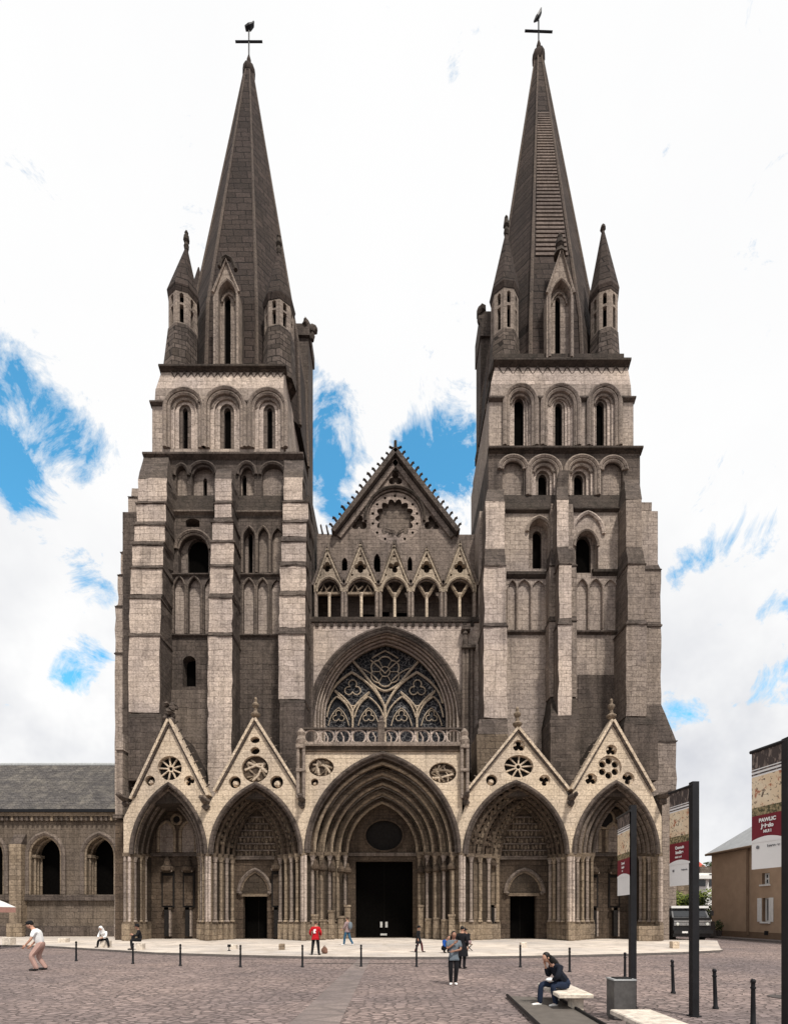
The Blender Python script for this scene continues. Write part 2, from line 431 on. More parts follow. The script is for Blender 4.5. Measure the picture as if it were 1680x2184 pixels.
for a_, b_ in ((322,352),(424,441),(521,537),(606,608)): course(subs, a_, b_, 861, 34.5, .24, .22, 'dark')
# plain stage above the belfry, battered in to the cornice
def batter(mb, l0, r0, yb, Y0, l1, r1, yt, Y1, yback0, yback1, mi, xl_back=None, xr_back=None):
    a, b_ = Z(yb, Y0), Z(yt, Y1)
    mb.hexa([(X(l0,Y0),Y0,a),(X(r0,Y0),Y0,a),(X(r0,Y0),yback0,a),(X(l0,Y0),yback0,a)],
            [(X(l1,Y1),Y1,b_),(X(r1,Y1),Y1,b_),(X(r1,Y1),yback1,b_),(X(l1,Y1),yback1,b_)], mi)
batter(mb, 333, 604, 828.5, 34.51, 346, 606, 789, 34.75, 44.3, 44.0, 3)
def zigzag(subs, l, r, y0, y1, Y, n):
    m_ = MB(); a, b_ = Z(y1, Y), Z(y0, Y); x0, x1 = X(l, Y), X(r, Y); st = (x1-x0)/n
    for i in range(n):
        xa = x0 + i*st
        m_.tube([(xa, Y, b_), (xa+st*.5, Y, a), (xa+st, Y, b_)], .055, 5)
    subs.append((m_, 'zigzag_frieze', 'dark'))
zigzag(subs, 366, 606, 793, 806, 34.68, 17)
course(subs, 342, 612, 787, 34.72, .30, .30, 'vdark', 'cornice')
# stair turret behind the inner corner, with its gargoyle
sc = MB()
sc.box(X(630,43), X(661,43), 42.3, 44.6, 16, Z(740,43)); sc.box(X(627,43), X(664,43), 42.1, 44.8, Z(740,43)+.003, Z(716,43))
sc.ball((X(656,43), 42.4, Z(713,43)), (.35,.5,.45), 8, 0, .2); sc.ball((X(668,43), 42.4, Z(720,43)), (.45,.3,.32), 8, 0, .25)
sc.ball((X(668,43), 42.4, Z(735,43)), (.2,.2,.4), 7, 0, .25)
subs.append((sc, 'stair_turret', 'dark'))
finish_tower(mb, subs, 'darker north tower with its pale stepped buttresses')
cr = [.0, .12, .2, .28, .36, .44, .52]
def steps(rows, y0=31.8, dy=.11): return [(l, r, b_, t_, y0 + dy*i) for i, (l, r, b_, t_) in enumerate(rows)]
buttress([(274,345,1664,1530,31.5)], 34.9, ('dark','vdark'), label='sooty footing of the buttress', top=(276,341,1522,31.8))
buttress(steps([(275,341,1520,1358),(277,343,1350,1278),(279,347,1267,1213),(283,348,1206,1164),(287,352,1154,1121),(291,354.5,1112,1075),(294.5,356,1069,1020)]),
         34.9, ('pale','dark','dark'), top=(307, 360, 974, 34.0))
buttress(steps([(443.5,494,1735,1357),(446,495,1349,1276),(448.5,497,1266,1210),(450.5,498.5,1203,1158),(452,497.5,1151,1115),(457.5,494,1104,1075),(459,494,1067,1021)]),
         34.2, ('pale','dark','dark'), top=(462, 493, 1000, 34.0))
buttress([(597,649,1692,1499,31.6)], 34.8, ('dark','vdark'), label='sooty footing of the buttress', top=(596,649,1493,31.8))
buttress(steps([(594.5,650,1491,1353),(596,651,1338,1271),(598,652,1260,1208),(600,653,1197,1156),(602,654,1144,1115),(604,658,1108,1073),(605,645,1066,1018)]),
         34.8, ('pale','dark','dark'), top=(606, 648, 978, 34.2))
# stepped buttress on the north flank: only its west edge shows
buttress([(245,300,2011,1395,34.4),(246,300,1390,1295,34.5),(252,300,1290,1228,34.6),(258,300,1224,1180,34.7),(264,300,1176,1138,34.8),(270,300,1134,1098,34.9),(274,310,1094,1062,35.0),(281,320,1058,1042,35.1)],
         38.5, ('pale3','dark','dark'))
# ---------------------------------------------------------------- right (south) tower
mb = MB(); subs = []
stage(mb, subs, None, YW, .75, 1022, 1402, 1090, 2011, 44.5, [
    dict(at=(1127, 1170, 1213, 1135, 1108), back=4, slot=(1135, 1154, 1212, 1145, 1133), hood=[(.12,.12,-.06)], hm='pale2'),
    dict(at=(1083, 1101, 1345, 1258, 1238), back=6, d=.13, hood=[(.05,.05,-.02)], hm='pale2', legs=True),
    dict(at=(1103, 1130, 1345, 1258, 1238), back=6, d=.13, hood=[(.05,.05,-.02)], hm='pale2', legs=True),
    dict(at=(1134, 1162, 1345, 1258, 1238), back=6, d=.13),
    dict(at=(1224, 1275, 1222, 1165, 1130), k='r', back=4, slot=(1227, 1259, 1221, 1172, 1144), hood=[(.10,.0,.0)], hm='pale2'),
    dict(at=(1229, 1252, 1345, 1258, 1236), back=6, d=.13, hood=[(.05,.05,-.02)], hm='pale2', legs=True),
    dict(at=(1256, 1283, 1345, 1258, 1236), back=6, d=.13, hood=[(.05,.05,-.02)], hm='pale2', legs=True),
    dict(at=(1287, 1316, 1345, 1258, 1236), back=6, d=.13),
], wall=6)
hd = MB(); hood(hd, opening(1220, 1284, 1140, 1140, 1096, YW), YW-.05, .13, .05); subs.append((hd, 'arch', 'pale'))
slope(mb, 1040, 1340, 1088, YW, 1042, 1340, 1056, 34.1)
dk = MB();  dk.box(X(1231,YW), X(1331,YW), YW-.06, YW-.003, Z(1700,YW), Z(1440,YW)); subs.append((dk, 'wall_patch', 'dark'))
course(subs, 1078, 1172, 1089, YW, .25, .2, 'vdark'); course(subs, 1222, 1335, 1087, YW, .25, .2, 'vdark')
course(subs, 1080, 1172, 1224, YW, .45, .2, 'vdark'); course(subs, 1262, 1336, 1219, YW, .4, .2, 'vdark')
course(subs, 1080, 1172, 1348, YW, .25, .2, 'dark'); course(subs, 1228, 1330, 1348, YW, .25, .2, 'dark')
ZA = Z(1056, 34.1) - .15
H2 = [(.13,.22,-.07),(.11,.02,-.02)]
stage(mb, subs, None, 34.1, .75, 1041, 1364, 962, 1062, 44.0, [
    dict(at=(1071, 1116, 1058, 1002, 982), k='r', back=4, hood=H2, hm='pale2'),
    dict(at=(1131, 1188, 1058, 1008, 982), k='r', back=4, slot=(1147, 1165, 1057, 1026, 1012), orders=2, hood=H2 + [(.10,-.22,.1)], hm='pale2', legs=True),
    dict(at=(1211, 1268, 1058, 1008, 982), k='r', back=4, slot=(1223, 1242, 1057, 1026, 1013), orders=2, hood=H2 + [(.10,-.22,.1)], hm='pale2', legs=True),
    dict(at=(1284, 1327, 1058, 1004, 984), k='r', back=4, hood=H2, hm='pale2'),
], wall=1, lo=ZA)
course(subs, 1040, 1367, 960, 34.1, .3, .3, 'vdark')
slope(mb, 1041, 1364, 957, 34.1, 1042, 1351, 952, 34.5)
zs = Z(953, 34.5) - .2
stage(mb, subs, None, 34.5, .62, 1042, 1350, 821, 954, 42.5, [
    dict(at=(1084, 1134, 953, 862, 834), k='r', back=3, slot=(1096, 1116, 952, 864, 850), orders=2, hood=[(.15,.28,-.10),(.13,.05,-.03),(.09,-.14,.12)], hm='pale2', legs=True),
    dict(at=(1164, 1224, 953, 866, 834), k='r', back=4, slot=(1183, 1198, 952, 872, 860), orders=3, hood=[(.15,.28,-.10),(.13,.05,-.03),(.10,-.16,.12),(.08,-.3,.2)], hm='pale2', legs=True),
    dict(at=(1262, 1312, 953, 862, 834), k='r', back=4, slot=(1271, 1287, 952, 868, 857), orders=2, hood=[(.15,.28,-.10),(.13,.05,-.03),(.10,-.16,.12)], hm='pale2', legs=True),
], wall=6, lo=zs, shoulder=(852, 3, 4))
for a_, b_ in ((1041,1075),(1142,1156),(1231,1254),(1319,1353)): course(subs, a_, b_, 852, 34.5, .24, .22, 'dark')
batter(mb, 1046, 1344, 820.5, 34.51, 1056, 1337, 777, 34.75, 42.4, 42.0, 3)
zigzag(subs, 1062, 1334, 781, 800, 34.68, 13)
course(subs, 1050, 1341, 775, 34.72, .34, .34, 'vdark', 'cornice')
ch = MB(); ch.box(X(1052,34.9), X(1330,34.9), 34.9, 43, Z(773,34.9), Z(754,34.9)); subs.append((ch, 'parapet', 'vdark'))
sc = MB(); sc.box(X(1021,42.6), X(1052,42.6), 41.8, 44, 16, Z(745,42.6)); sc.box(X(1019,42.6), X(1052,42.6), 41.6, 44.2, Z(745,42.6)+.003, Z(694,42.6))
sc.ball((X(1022,42.6), 41.8, Z(690,42.6)), (.4,.5,.35), 8, 0, .25); sc.ball((X(1021,42.6), 41.8, Z(707,42.6)), (.3,.3,.4), 8, 0, .25)
subs.append((sc, 'stair_turret', 'dark'))
finish_tower(mb, subs, 'taller paler south tower')
buttress([(1017,1083,1692,1566,31.3)],34.9,('warmm','dark'),label='brown footing of the buttress',top=(1022,1082,1534,31.8))
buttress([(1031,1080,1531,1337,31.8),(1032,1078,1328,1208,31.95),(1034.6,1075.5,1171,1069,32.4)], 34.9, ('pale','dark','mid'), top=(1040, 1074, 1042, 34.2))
buttress([(1173,1235,1692,1534,31.6)], 34.2, ('dark','vdark'), label='dark footing of the pier', top=(1173,1230,1488,32.8))
buttress([(1171,1229,1486,1326,32.75),(1171,1228,1315,1208,32.85),(1175,1222,1170,1075,33.2)], 34.2, ('pale2','dark'), label='grey broad pier behind the pale pilaster')
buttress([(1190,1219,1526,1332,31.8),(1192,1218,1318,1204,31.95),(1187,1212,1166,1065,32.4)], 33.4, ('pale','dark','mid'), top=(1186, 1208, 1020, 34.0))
buttress([(1330,1402,1664,1545,31.5)], 34.9, ('dark','vdark'), label='dark footing of the buttress', top=(1334,1380,1530,31.8))
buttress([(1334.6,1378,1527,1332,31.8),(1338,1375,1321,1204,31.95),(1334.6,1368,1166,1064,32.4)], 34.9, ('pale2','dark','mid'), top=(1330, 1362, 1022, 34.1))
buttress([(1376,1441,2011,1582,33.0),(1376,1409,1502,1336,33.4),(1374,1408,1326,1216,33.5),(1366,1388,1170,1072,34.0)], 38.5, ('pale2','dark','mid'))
# ---------------------------------------------------------------- spires
def octring(c, a, z, rot=math.pi/8):
    r = a / math.cos(math.pi/8)
    return [(c[0] + r*math.cos(rot + math.pi/4*i), c[1] + r*math.sin(rot + math.pi/4*i), z) for i in range(8)]
def spire(cx, cy, z0, zv, ztop, a0, slabs, label):
    mb = MB(); k = a0 / (zv - z0); zm = zv - 4.1/k
    lo, md, hi = octring((cx,cy), min(a0, 4.3), z0), octring((cx,cy), 4.1, zm), octring((cx,cy), k*(zv - ztop), ztop)
    mb.hexa(lo, md, 0); mb.hexa([(p[0],p[1],p[2]+.001) for p in md], hi, 0)
    s = mb.build('spire', ['spire'], cath); tag(s, label)
    for i in range(8):
        r_ = MB(); r_.tube([lo[i], md[i], hi[i]], [.16, .14, .06], 6); r_.build('rib', 'spirel', s)
    st = MB()
    n = len(slabs)
    for za, zb, face in slabs:              # projecting courses on one face
        for f in face:
            def corner(z, e):
                q = octring((cx,cy), k*(zv - z) + e, z); return Vector(q[f]), Vector(q[(f+1) % 8])
            p0, p1 = corner(za, .0); q0, q1 = corner(zb, .0); P0, P1 = corner(za, .07); Q0, Q1 = corner(zb, .06)
            def ins(a, b): return a.lerp(b, .09), a.lerp(b, .91)
            p0, p1 = ins(p0, p1); q0, q1 = ins(q0, q1); P0, P1 = ins(P0, P1); Q0, Q1 = ins(Q0, Q1)
            st.hexa([p0, p1, P1, P0], [q0, q1, Q1, Q0])
    if n: st.build('stone_courses', 'spireb', s)
    b_ = MB()
    b_.lathe((cx,cy,ztop-.2), [(.12,0),(.38,.12),(.50,.45),(.46,.8),(.26,1.12),(.12,1.25),(.17,1.5),(.06,1.9)], 10)
    b_.build('finial_ball', 'spire', s, True)
    return s
def cross_cock(s, cx, cy, z0, zarm, ztop, half, cock, tilt=0):
    m_ = MB(); m_.tube([(cx,cy,z0),(cx,cy,ztop)], .055, 6)
    m_.tube([(cx-half,cy,zarm+tilt),(cx+half,cy,zarm-tilt)], .075, 6); m_.build('cross', 'iron', s)
    c = MB(); c.tube(*cock, 7); c.build('weathercock', 'iron', s)
LC = (X(531,40.2), 40.2); RC = (X(1148,39.6), 39.6)
def zrow(py, Y): return Z(py, Y)
zlv, zlt = Z(104,40.2), Z(165,40.2); zl0 = Z(789,34.75)-.3; al0 = .166*(zlv - zl0)
sl = []
sL = spire(LC[0], LC[1], zl0, zlv, zlt, al0, sl, 'north spire of dark coursed stone')
cross_cock(sL, LC[0], LC[1], Z(136,40.2), Z(89,40.2), Z(62,40.2), 1.05,
           ([(LC[0]-.28,40.2,Z(61,40.2)),(LC[0]+.05,40.2,Z(58,40.2)),(LC[0]+.3,40.2,Z(53,40.2)),(LC[0]+.38,40.2,Z(46,40.2))], [.14,.2,.13,.05]))
zrv, zrt = Z(76,39.6), Z(134,39.6); zr0 = Z(777,34.75)-.1; ar0 = .155*(zrv - zr0)
slabs = []; py = 590
while py > 205:
    step = 5.2 + 5.5*(py-205)/385 + 1.2; z = Z(py, 37.5)
    slabs.append((z, z + step*.62*37.5/F, (5,))); py -= step
M['spireb'] = stone('spire_band_stone', (.21,.172,.155), (.15,.122,.108), (.08,.065,.057), soot=.3)
# face index 5 looks west (towards the square)
sR = spire(RC[0], RC[1], zr0, zrv, zrt, ar0, slabs, 'south spire with ladder-like courses on its west face')
cross_cock(sR, RC[0], RC[1], Z(108,39.6), Z(67,39.6), Z(44,39.6), 1.06,
           ([(RC[0]-.34,39.6,Z(46,39.6)),(RC[0]-.1,39.6,Z(38,39.6)),(RC[0]+.1,39.6,Z(28,39.6)),(RC[0]+.2,39.6,Z(17,39.6))], [.06,.17,.14,.04]), .04)
def lucarne(s, l, r, top, bot, sh, slot, Y, depth, mat, finial=None, apx=None, inner=None):
    mb = MB(); xc = (l + r)/2 if apx is None else apx
    out = pxs([(l,bot),(l,sh),(xc,top),(r,sh),(r,bot)], Y)
    rec = opening(*inner, Y)
    mb.panel(out, [rec], Y, Y + .7, 0, 0)
    sl_ = opening(*slot, Y + .4, 'r')
    mb.panel(rec, [sl_], Y + .4, Y + .62, 0, 1)
    # body running back into the spire
    mb.panel(out, [], Y + .71, Y + depth, 1)
    o = mb.build('lucarne', [mat, 'dark'], s)
    a = MB()
    e = .16
    L, A, R_ = [Vector((p[0], Y - .06, p[1])) for p in (out[1], out[2], out[3])]
    a.tube([L, A, R_], .10, 6); hood(a, rec, Y - .02, .09, .08)
    hood(a, opening(inner[0]+5, inner[1]-5, inner[3], inner[3], inner[4]+14, Y), Y + .33, .07)
    M['lu'] = M['pale2']; mvs = a
    mvs.v = mvs.v
    # mouldings belong to the dormer's own mesh: join them in
    base = len(o.data.vertices)
    joinmesh(o, a, 0)
    w = MB(); w.panel(sl_, [], Y + .63, Y + .66); joinmesh(o, w, 'black')
    if finial: joinmesh(o, finial, 'vdark')
    return o
def joinmesh(o, mb, mat):
    """add a builder's faces to an existing mesh object"""
    if isinstance(mat, str):
        idx = o.data.materials.find(M[mat].name)
        if idx < 0: o.data.materials.append(M[mat]); idx = len(o.data.materials) - 1
    else: idx = mat
    o0 = Vector((0,0,0)); p = o
    while p is not None: o0 += p.location; p = p.parent
    bm = bmesh.new(); bm.from_mesh(o.data)
    vs = [bm.verts.new((v[0]-o0.x, v[1]-o0.y, v[2]-o0.z)) for v in mb.v]
    nf = []
    for f in mb.f:
        try:
            q = bm.faces.new([vs[k] for k in f]); q.material_index = idx; nf.append(q)
        except ValueError: pass
    bmesh.ops.recalc_face_normals(bm, faces=nf)
    bm.to_mesh(o.data); bm.free()
lucarne(sL, 455, 510, 557, 783, 626, (479,492,779,645,632), 34.85, 4.6, 'pale2', apx=483, inner=(466,504,781,632,600))
top = MB(); top.tube([(X(483,34.85)-.45,34.8,Z(572,34.85)),(X(483,34.85)-.3,34.8,Z(556,34.85)),(X(483,34.85),34.8,Z(550,34.85)),(X(483,34.85)+.4,34.8,Z(557,34.85)),(X(483,34.85)+.65,34.8,Z(578,34.85))], .14, 6)
top.build('lucarne_hood', 'vdark', sL)
f = MB(); xx = X(1195,34.7)
f.lathe((xx,34.9,Z(538,34.7)), [(.42,0),(.34,.3),(.16,.5),(.3,.7),(.27,1.0),(.14,1.15),(.19,1.3),(.06,1.5)], 8)
lucarne(sR, 1165, 1223, 533, 764, 628, (1183,1194,756,645,634), 34.7, 4.6, 'pale2', finial=f, apx=1196, inner=(1174,1216,762,636,598))
def turret(s, l, r, zs_rows, apex, base, Y, figure=None, ang=0, label=None):
    """octagonal corner turret: battered base, open-slotted body, stone cap"""
    yb, yt = zs_rows; cx = X((l+r)/2, Y); cy = Y; a = (X(r,Y) - X(l,Y))/2
    zb, zt, za = Z(yb,Y-a), Z(yt+4,Y-a*1.1), Z(apex[1]-4,Y)
    mb = MB()
    bl, br, bb = base
    zbb = Z(bb, Y - a*1.1) - .25
    for k in range(8):                       # body walls, each with a slot
        th = math.pi/4*k + ang; nx, ny = math.sin(th), -math.cos(th); tx, ty = math.cos(th), math.sin(th)
        w = a*math.tan(math.pi/8)
        fn = lambda u, d, v, nx=nx, ny=ny, tx=tx, ty=ty: (cx + nx*(a-d) + tx*u, cy + ny*(a-d) + ty*u, v)
        hh = zt - zb; s0 = w*.34
        h1 = [(-s0, zb+hh*.05),(-s0, zb+hh*.56),(s0, zb+hh*.56),(s0, zb+hh*.05)]
        h2 = [(-s0, zb+hh*.62),(-s0, zb+hh*.86),(0, zb+hh*.90),(s0, zb+hh*.86),(s0, zb+hh*.62)]
        mb.panel([(-w,zb),(-w,zt),(w,zt),(w,zb)], [h1, h2], 0, .28, 0, 0, fn)
    lo = octring((cx,cy), a*1.12, zt, math.pi/8+ang); 
    apx = (X(apex[0],Y), cy, za)
    mid = [(p[0]*1, p[1]*1, zt+.25) for p in octring((cx,cy), a*1.12, zt, math.pi/8+ang)]
    mb.hexa(octring((cx,cy), a*1.02, zt-.15, math.pi/8+ang), mid, 1)
    tip = [(apx[0] + .06*math.cos(math.pi/4*i+math.pi/8+ang), apx[1] + .06*math.sin(math.pi/4*i+math.pi/8+ang), za) for i in range(8)]
    mb.hexa([(p[0],p[1],p[2]+.003) for p in mid], tip, 1)
    bx, ba = X((bl+br)/2,Y), (X(br,Y)-X(bl,Y))/2
    mb.hexa(octring((bx,cy), ba, zbb, math.pi/8+ang), octring((cx,cy), a*1.04, zb-.003, math.pi/8+ang), 2)
    o = mb.build('turret', ['pale2','spire','rubble'], s)
    c = MB(); c.lathe((cx,cy,zb), [(a-.32,0),(a-.32,zt-zb)], 8); joinmesh(o, c, 'black')
    if figure:
        g = MB(); z = za
        if figure == 'statue':
            g.lathe((apx[0],cy,z-.2), [(.14,0),(.19,.25),(.12,.5),(.22,.65),(.17,1.0),(.1,1.1),(.14,1.2),(.05,1.38)], 7)
        else:
            g.lathe((apx[0],cy,z-.15), [(.1,0),(.2,.15),(.15,.35),(.05,.5)], 7)
        joinmesh(o, g, 'vdark')
    return o
turret(sL, 364, 420, (690, 608), (398, 532), (351, 419, 785), 36.0, 'statue', .25)
turret(sL, 567, 624, (694, 626), (595, 540), (563, 629, 786), 36.0, 'statue', -.15)
turret(sR, 1049, 1102, (702, 602), (1079, 500), (1043, 1106, 760), 36.0, 'statue', .12)
turret(sR, 1260, 1313, (700, 606), (1285, 493), (1257, 1318, 760), 36.0, 'cap', -.3)
turret(sL, 400, 445, (705, 650), (424, 575), (396, 450, 786), 44.0, None, .2)
turret(sR, 1226, 1262, (705, 640), (1244, 570), (1222, 1266, 760), 43.5, None, .2)
# ================================================================ NAVE FRONT
YC, YG, YL = 33.8, 35.6, 34.0
front = MB()
wo = opening(666, 983, 1594, 1535, 1344, YC, n=14)
front.panel(pxs([(652,1640),(652,1328),(1024,1328),(1024,1640)], YC), [wo], YC, YC+.35, 0, 0)
nave = front.build('nave_front', ['pale','mid'], cath)
ww = None
WI = opening(693, 952, 1594, 1537, 1378, 35.25, n=14)
win = MB()
def lerp(a, b, t): return a + (b - a)*t
no = 4
rings = [[(lerp(p[0], q[0], i/no), lerp(p[1], q[1], i/no)) for p, q in zip(wo, WI)] for i in range(no+1)]
for i in range(no):
    y0 = YC + .02 + 1.3*i/no
    a, b_ = rings[i], rings[i+1]
    win.panel(a + list(reversed(b_)), [], y0 + .14, y0 + .45, i % 2)
    win.tube([(x, y0 + .12, z) for x, z in b_], .085, 6, 2)
    win.tube([(lerp(p[0],q[0],.5), y0 + .16, lerp(p[1],q[1],.5)) for p, q in zip(a, b_)], .055, 6, 1)
hm = MB()
hood(hm, wo, YC - .05, .16, .14); hood(hm, wo, YC - .02, .10, -.06)
wwin = win.build('west_window', ['pale2','warmp','pale3'], cath)
hm.build('arch', 'dark', wwin)
gl = MB(); gl.panel(WI, [], 35.30, 35.34); gl.build('glass', 'glass', wwin)
tr = MB(); YT = 35.18
def bar(pts, r=.075, mi=0):
    tr.tube([(X(a,YT), YT, Z(b_,YT)) for a, b_ in pts], r, 6, mi)
def arcbar(p0, c, p1, r=.07, n=7):
    pts = []
    for i in range(n+1):
        t = i/n; pts.append(((1-t)**2*p0[0]+2*t*(1-t)*c[0]+t*t*p1[0], (1-t)**2*p0[1]+2*t*(1-t)*c[1]+t*t*p1[1]))
    bar(pts, r)
bar([(821,1594),(821,1508)], .11); bar([(752,1594),(752,1517)], .08); bar([(889,1594),(889,1517)], .08)
arcbar((821,1510),(806,1470),(752,1409), .09); arcbar((821,1510),(838,1470),(892,1411), .09)
arcbar((697,1500),(706,1460),(750,1434), .085); arcbar((750,1434),(800,1462),(819,1506), .085)
arcbar((944,1500),(936,1460),(889,1434), .085); arcbar((889,1434),(840,1462),(823,1506), .085)
for s in (0, 1):
    def m(p): return (p[0] if not s else 1642 - p[0], p[1])
    arcbar(m((752,1517)), m((746,1495)), m((714,1473)), .07); arcbar(m((752,1517)), m((760,1497)), m((788,1476)), .07)
    arcbar(m((714,1474)), m((742,1508)), m((755,1506)), .055); arcbar(m((755,1506)), m((768,1502)), m((788,1477)), .055)
    arcbar(m((697,1530)), m((702,1496)), m((718,1486)), .06); arcbar(m((718,1486)), m((744,1500)), m((751,1530)), .06)
    arcbar(m((756,1530)), m((762,1500)), m((785,1486)), .06); arcbar(m((785,1486)), m((812,1504)), m((818,1530)), .06)
    for cx_ in (722, 786):                  # small heads inside each light
        arcbar(m((cx_-22,1548)), m((cx_-16,1520)), m((cx_,1510)), .04); arcbar(m((cx_,1510)), m((cx_+16,1520)), m((cx_+22,1548)), .04)
    tr.tube([(p[0], YT+.03, p[1]) for p in foil(X(m((752,1466))[0],YT), Z(1468,YT), .56, 3, math.pi/2, 8)], .042, 6, 0, True)
    for cx_ in (722, 786): tr.tube([(p[0], YT+.03, p[1]) for p in foil(X(m((cx_,0))[0],YT), Z(1528,YT), .40, 3, math.pi/2, 7)], .035, 6, 0, True)
    arcbar(m((790,1408)), m((806,1420)), m((821,1436)), .045); arcbar(m((768,1425)), m((790,1432)), m((806,1452)), .045)
tr.tube([(p[0], YT+.03, p[1]) for p in foil(X(821,YT), Z(1432,YT), .98, 6, math.pi/2, 7)], .05, 6, 0, True)
tr.tube([(x, YT+.03, z) for x, z in circ(X(821,YT), Z(1432,YT), .34, 14)], .04, 6, 0, True)
for i in range(6): tr.tube([(X(821,YT)+.34*math.cos(math.pi/3*i), YT+.03, Z(1432,YT)+.34*math.sin(math.pi/3*i)), (X(821,YT)+.82*math.cos(math.pi/3*i), YT+.03, Z(1432,YT)+.82*math.sin(math.pi/3*i))], .03, 5)
arcbar((793,1404),(808,1394),(821,1388),.05); arcbar((821,1388),(834,1394),(849,1404),.05)
arcbar((793,1459),(812,1474),(821,1474), .08); arcbar((821,1474),(832,1474),(850,1459), .08)
tr.build('tracery', 'tracery', wwin, True)
# shafts and little niche right of the window
sh = MB()
for px in (988, 996, 1006): sh.tube([(X(px,33.6), 33.6, Z(1650,33.6)), (X(px,33.6), 33.6, Z(1385,33.6))], .13, 8)
sh.build('shafts', 'mid', nave)
sh = MB(); sh.box(X(984,33.5), X(1014,33.5), 33.3, 33.79, Z(1384,33.5), Z(1378,33.5)); xx = X(992,33.4)
sh.lathe((xx,33.45,Z(1378,33.4)), [(.16,0),(.2,.3),(.13,.7),(.18,.8),(.1,1.1)], 8)
sh.box(X(984,33.5), X(1002,33.5), 33.25, 33.79, Z(1346,33.5), Z(1338,33.5)); sh.build('niche_statue', 'dark', nave)
sh = MB()
for px in (664,): sh.tube([(X(px,33.7), 33.7, Z(1600,33.7)), (X(px,33.7), 33.7, Z(1335,33.7))], .13, 8)
sh.box(X(651,33.8), X(664,33.8), 33.6, 34.5, Z(1640,33.8), Z(1140,33.8)); sh.build('shafts', 'dark', nave)
# ---------------------------------------------------------------- gable over the nave
M['midl'] = stone('gable_grey_limestone', (.29,.243,.217), (.185,.154,.137), (.09,.074,.065), soot=.45)
gp = pxs([(676,1345),(676,1138),(714,1140),(843,974),(973,1140),(1026,1140),(1026,1345)], YG)
rc = (X(842,YG), Z(1103,YG)); rr = 57*YG/F
holes = [circ(rc[0], rc[1], rr, 36)]
for px, py, w, h in ((735,1203,6,14),(804,1200,7,20),(874,1202,5,15)):
    holes.append(opening(px-w, px+w, py+h, py-h*.2, py-h, YG, 'p', 5))
for px, py in ((766,1116),(921,1116),(843,1022)):
    holes.append(foil(X(px,YG), Z(py,YG), (17 if py > 1050 else 15)*YG/F, 3, math.pi/2))
g = MB(); g.panel(gp, holes, YG, YG+.7, 0, 1)
gable = g.build('nave_gable', ['midl','dark'], cath)
b_ = MB(); b_.panel(gp, [], YG+.45, YG+.68, 0)
for h in holes[1:4]: b_.panel(h, [], YG+.40, YG+.44, 1)
b_.build('back_wall', ['mid','black'], gable)
ro = MB(); M['midl0'] = stone('carved_grey_limestone', (.30,.25,.225), (.21,.175,.155), (.11,.09,.08), soot=.4)
lob = []
for i in range(14*6):
    a = 2*math.pi*i/(14*6); k = abs(math.sin(7*a + math.pi/2))
    lob.append((rc[0] + rr*(.60 + .14*k)*math.cos(a), rc[1] + rr*(.60 + .14*k)*math.sin(a)))
hs = [lob]
for i in range(14):
    a = 2*math.pi*(i+.5)/14
    hs.append(circ(rc[0] + rr*.85*math.cos(a), rc[1] + rr*.85*math.sin(a), rr*.055, 6))
ro.panel(circ(rc[0], rc[1], rr*.985, 36), hs, YG+.12, YG+.43, 0, 1)
for a0 in (-2.3, -1.95, -1.2, -.85):
    ro.tube([(rc[0], YG+.36, rc[1]-rr*.62), (rc[0]+rr*.25*math.cos(a0+.3), YG+.36, rc[1]-rr*.35), (rc[0]+rr*.55*math.cos(a0), YG+.36, rc[1]+rr*.55*math.sin(a0)+.25)], .03, 5, 1)
ro.build('blind_rose', ['rosette','dark'], gable)
hm = MB(); hm.tube([(rc[0] + rr*1.1*math.cos(math.pi*i/20), YG-.08, rc[1] + rr*1.1*math.sin(math.pi*i/20)) for i in range(-1, 22)], .11, 6)
hm.tube([(X(843,YG)-.9, YG-.05, Z(1010,YG)), (X(843,YG), YG-.05, Z(1004,YG)), (X(843,YG)+.9, YG-.05, Z(1010,YG))], .09, 6); hm.build('hood_mould', 'vdark', gable)
cp = MB()
for a, c in (((714,1140),(843,972)), ((843,972),(973,1140))):
    p, q = Vector((X(a[0],YG), YG, Z(a[1],YG))), Vector((X(c[0],YG), YG, Z(c[1],YG)))
    d = (q-p).normalized(); n_ = Vector((-d.z,0,d.x))
    cp.obox((p+q)/2 + n_*.02, (d, Vector((0,1,0)), n_), ((q-p).length/2+.1, .5, .15))
    cp.obox((p+q)/2 - n_*.38, (d, Vector((0,1,0)), n_), ((q-p).length/2, .16, .16), 1)
cp.build('coping', ['dark','midl'], gable)
def crocket(parent, p, d, size, mat='vdark'):
    m_ = MB(); d = Vector(d).normalized(); s = size
    up = Vector((0,0,1))
    m_.tube([p, p + d*s*.6 + up*s*.1, p + d*s + up*s*.32, p + d*s*1.25 + up*s*.28, p + d*s*1.3 + up*s*.08], [s*.2, s*.16, s*.17, s*.17, s*.1], 6)
    return m_
for sgn, xs, xe in ((-1,714,843), (1,973,843)):
    for i in range(14):
        t = (i + .4)/14.2; px, py = lerp(xs, xe, t), lerp(1140, 972, t)
        crocket(gable, Vector((X(px,YG), YG, Z(py,YG)+.1)), (sgn, 0, .75 if sgn < 0 else .9),   .47 * random.uniform(.85, 1.15)).build('crocket', 'vdark', gable)
for px, py in ((688,1138),(700,1139)): crocket(gable, Vector((X(px,YG), YG, Z(py,YG))), (-.3,0,1), .4).build('crocket', 'vdark', gable)
cr = MB(); xx, zz = X(843,YG), Z(974,YG)
cr.tube([(xx,YG,zz-.2),(xx,YG,Z(941,YG))], [.16,.11], 6); za = Z(956,YG)
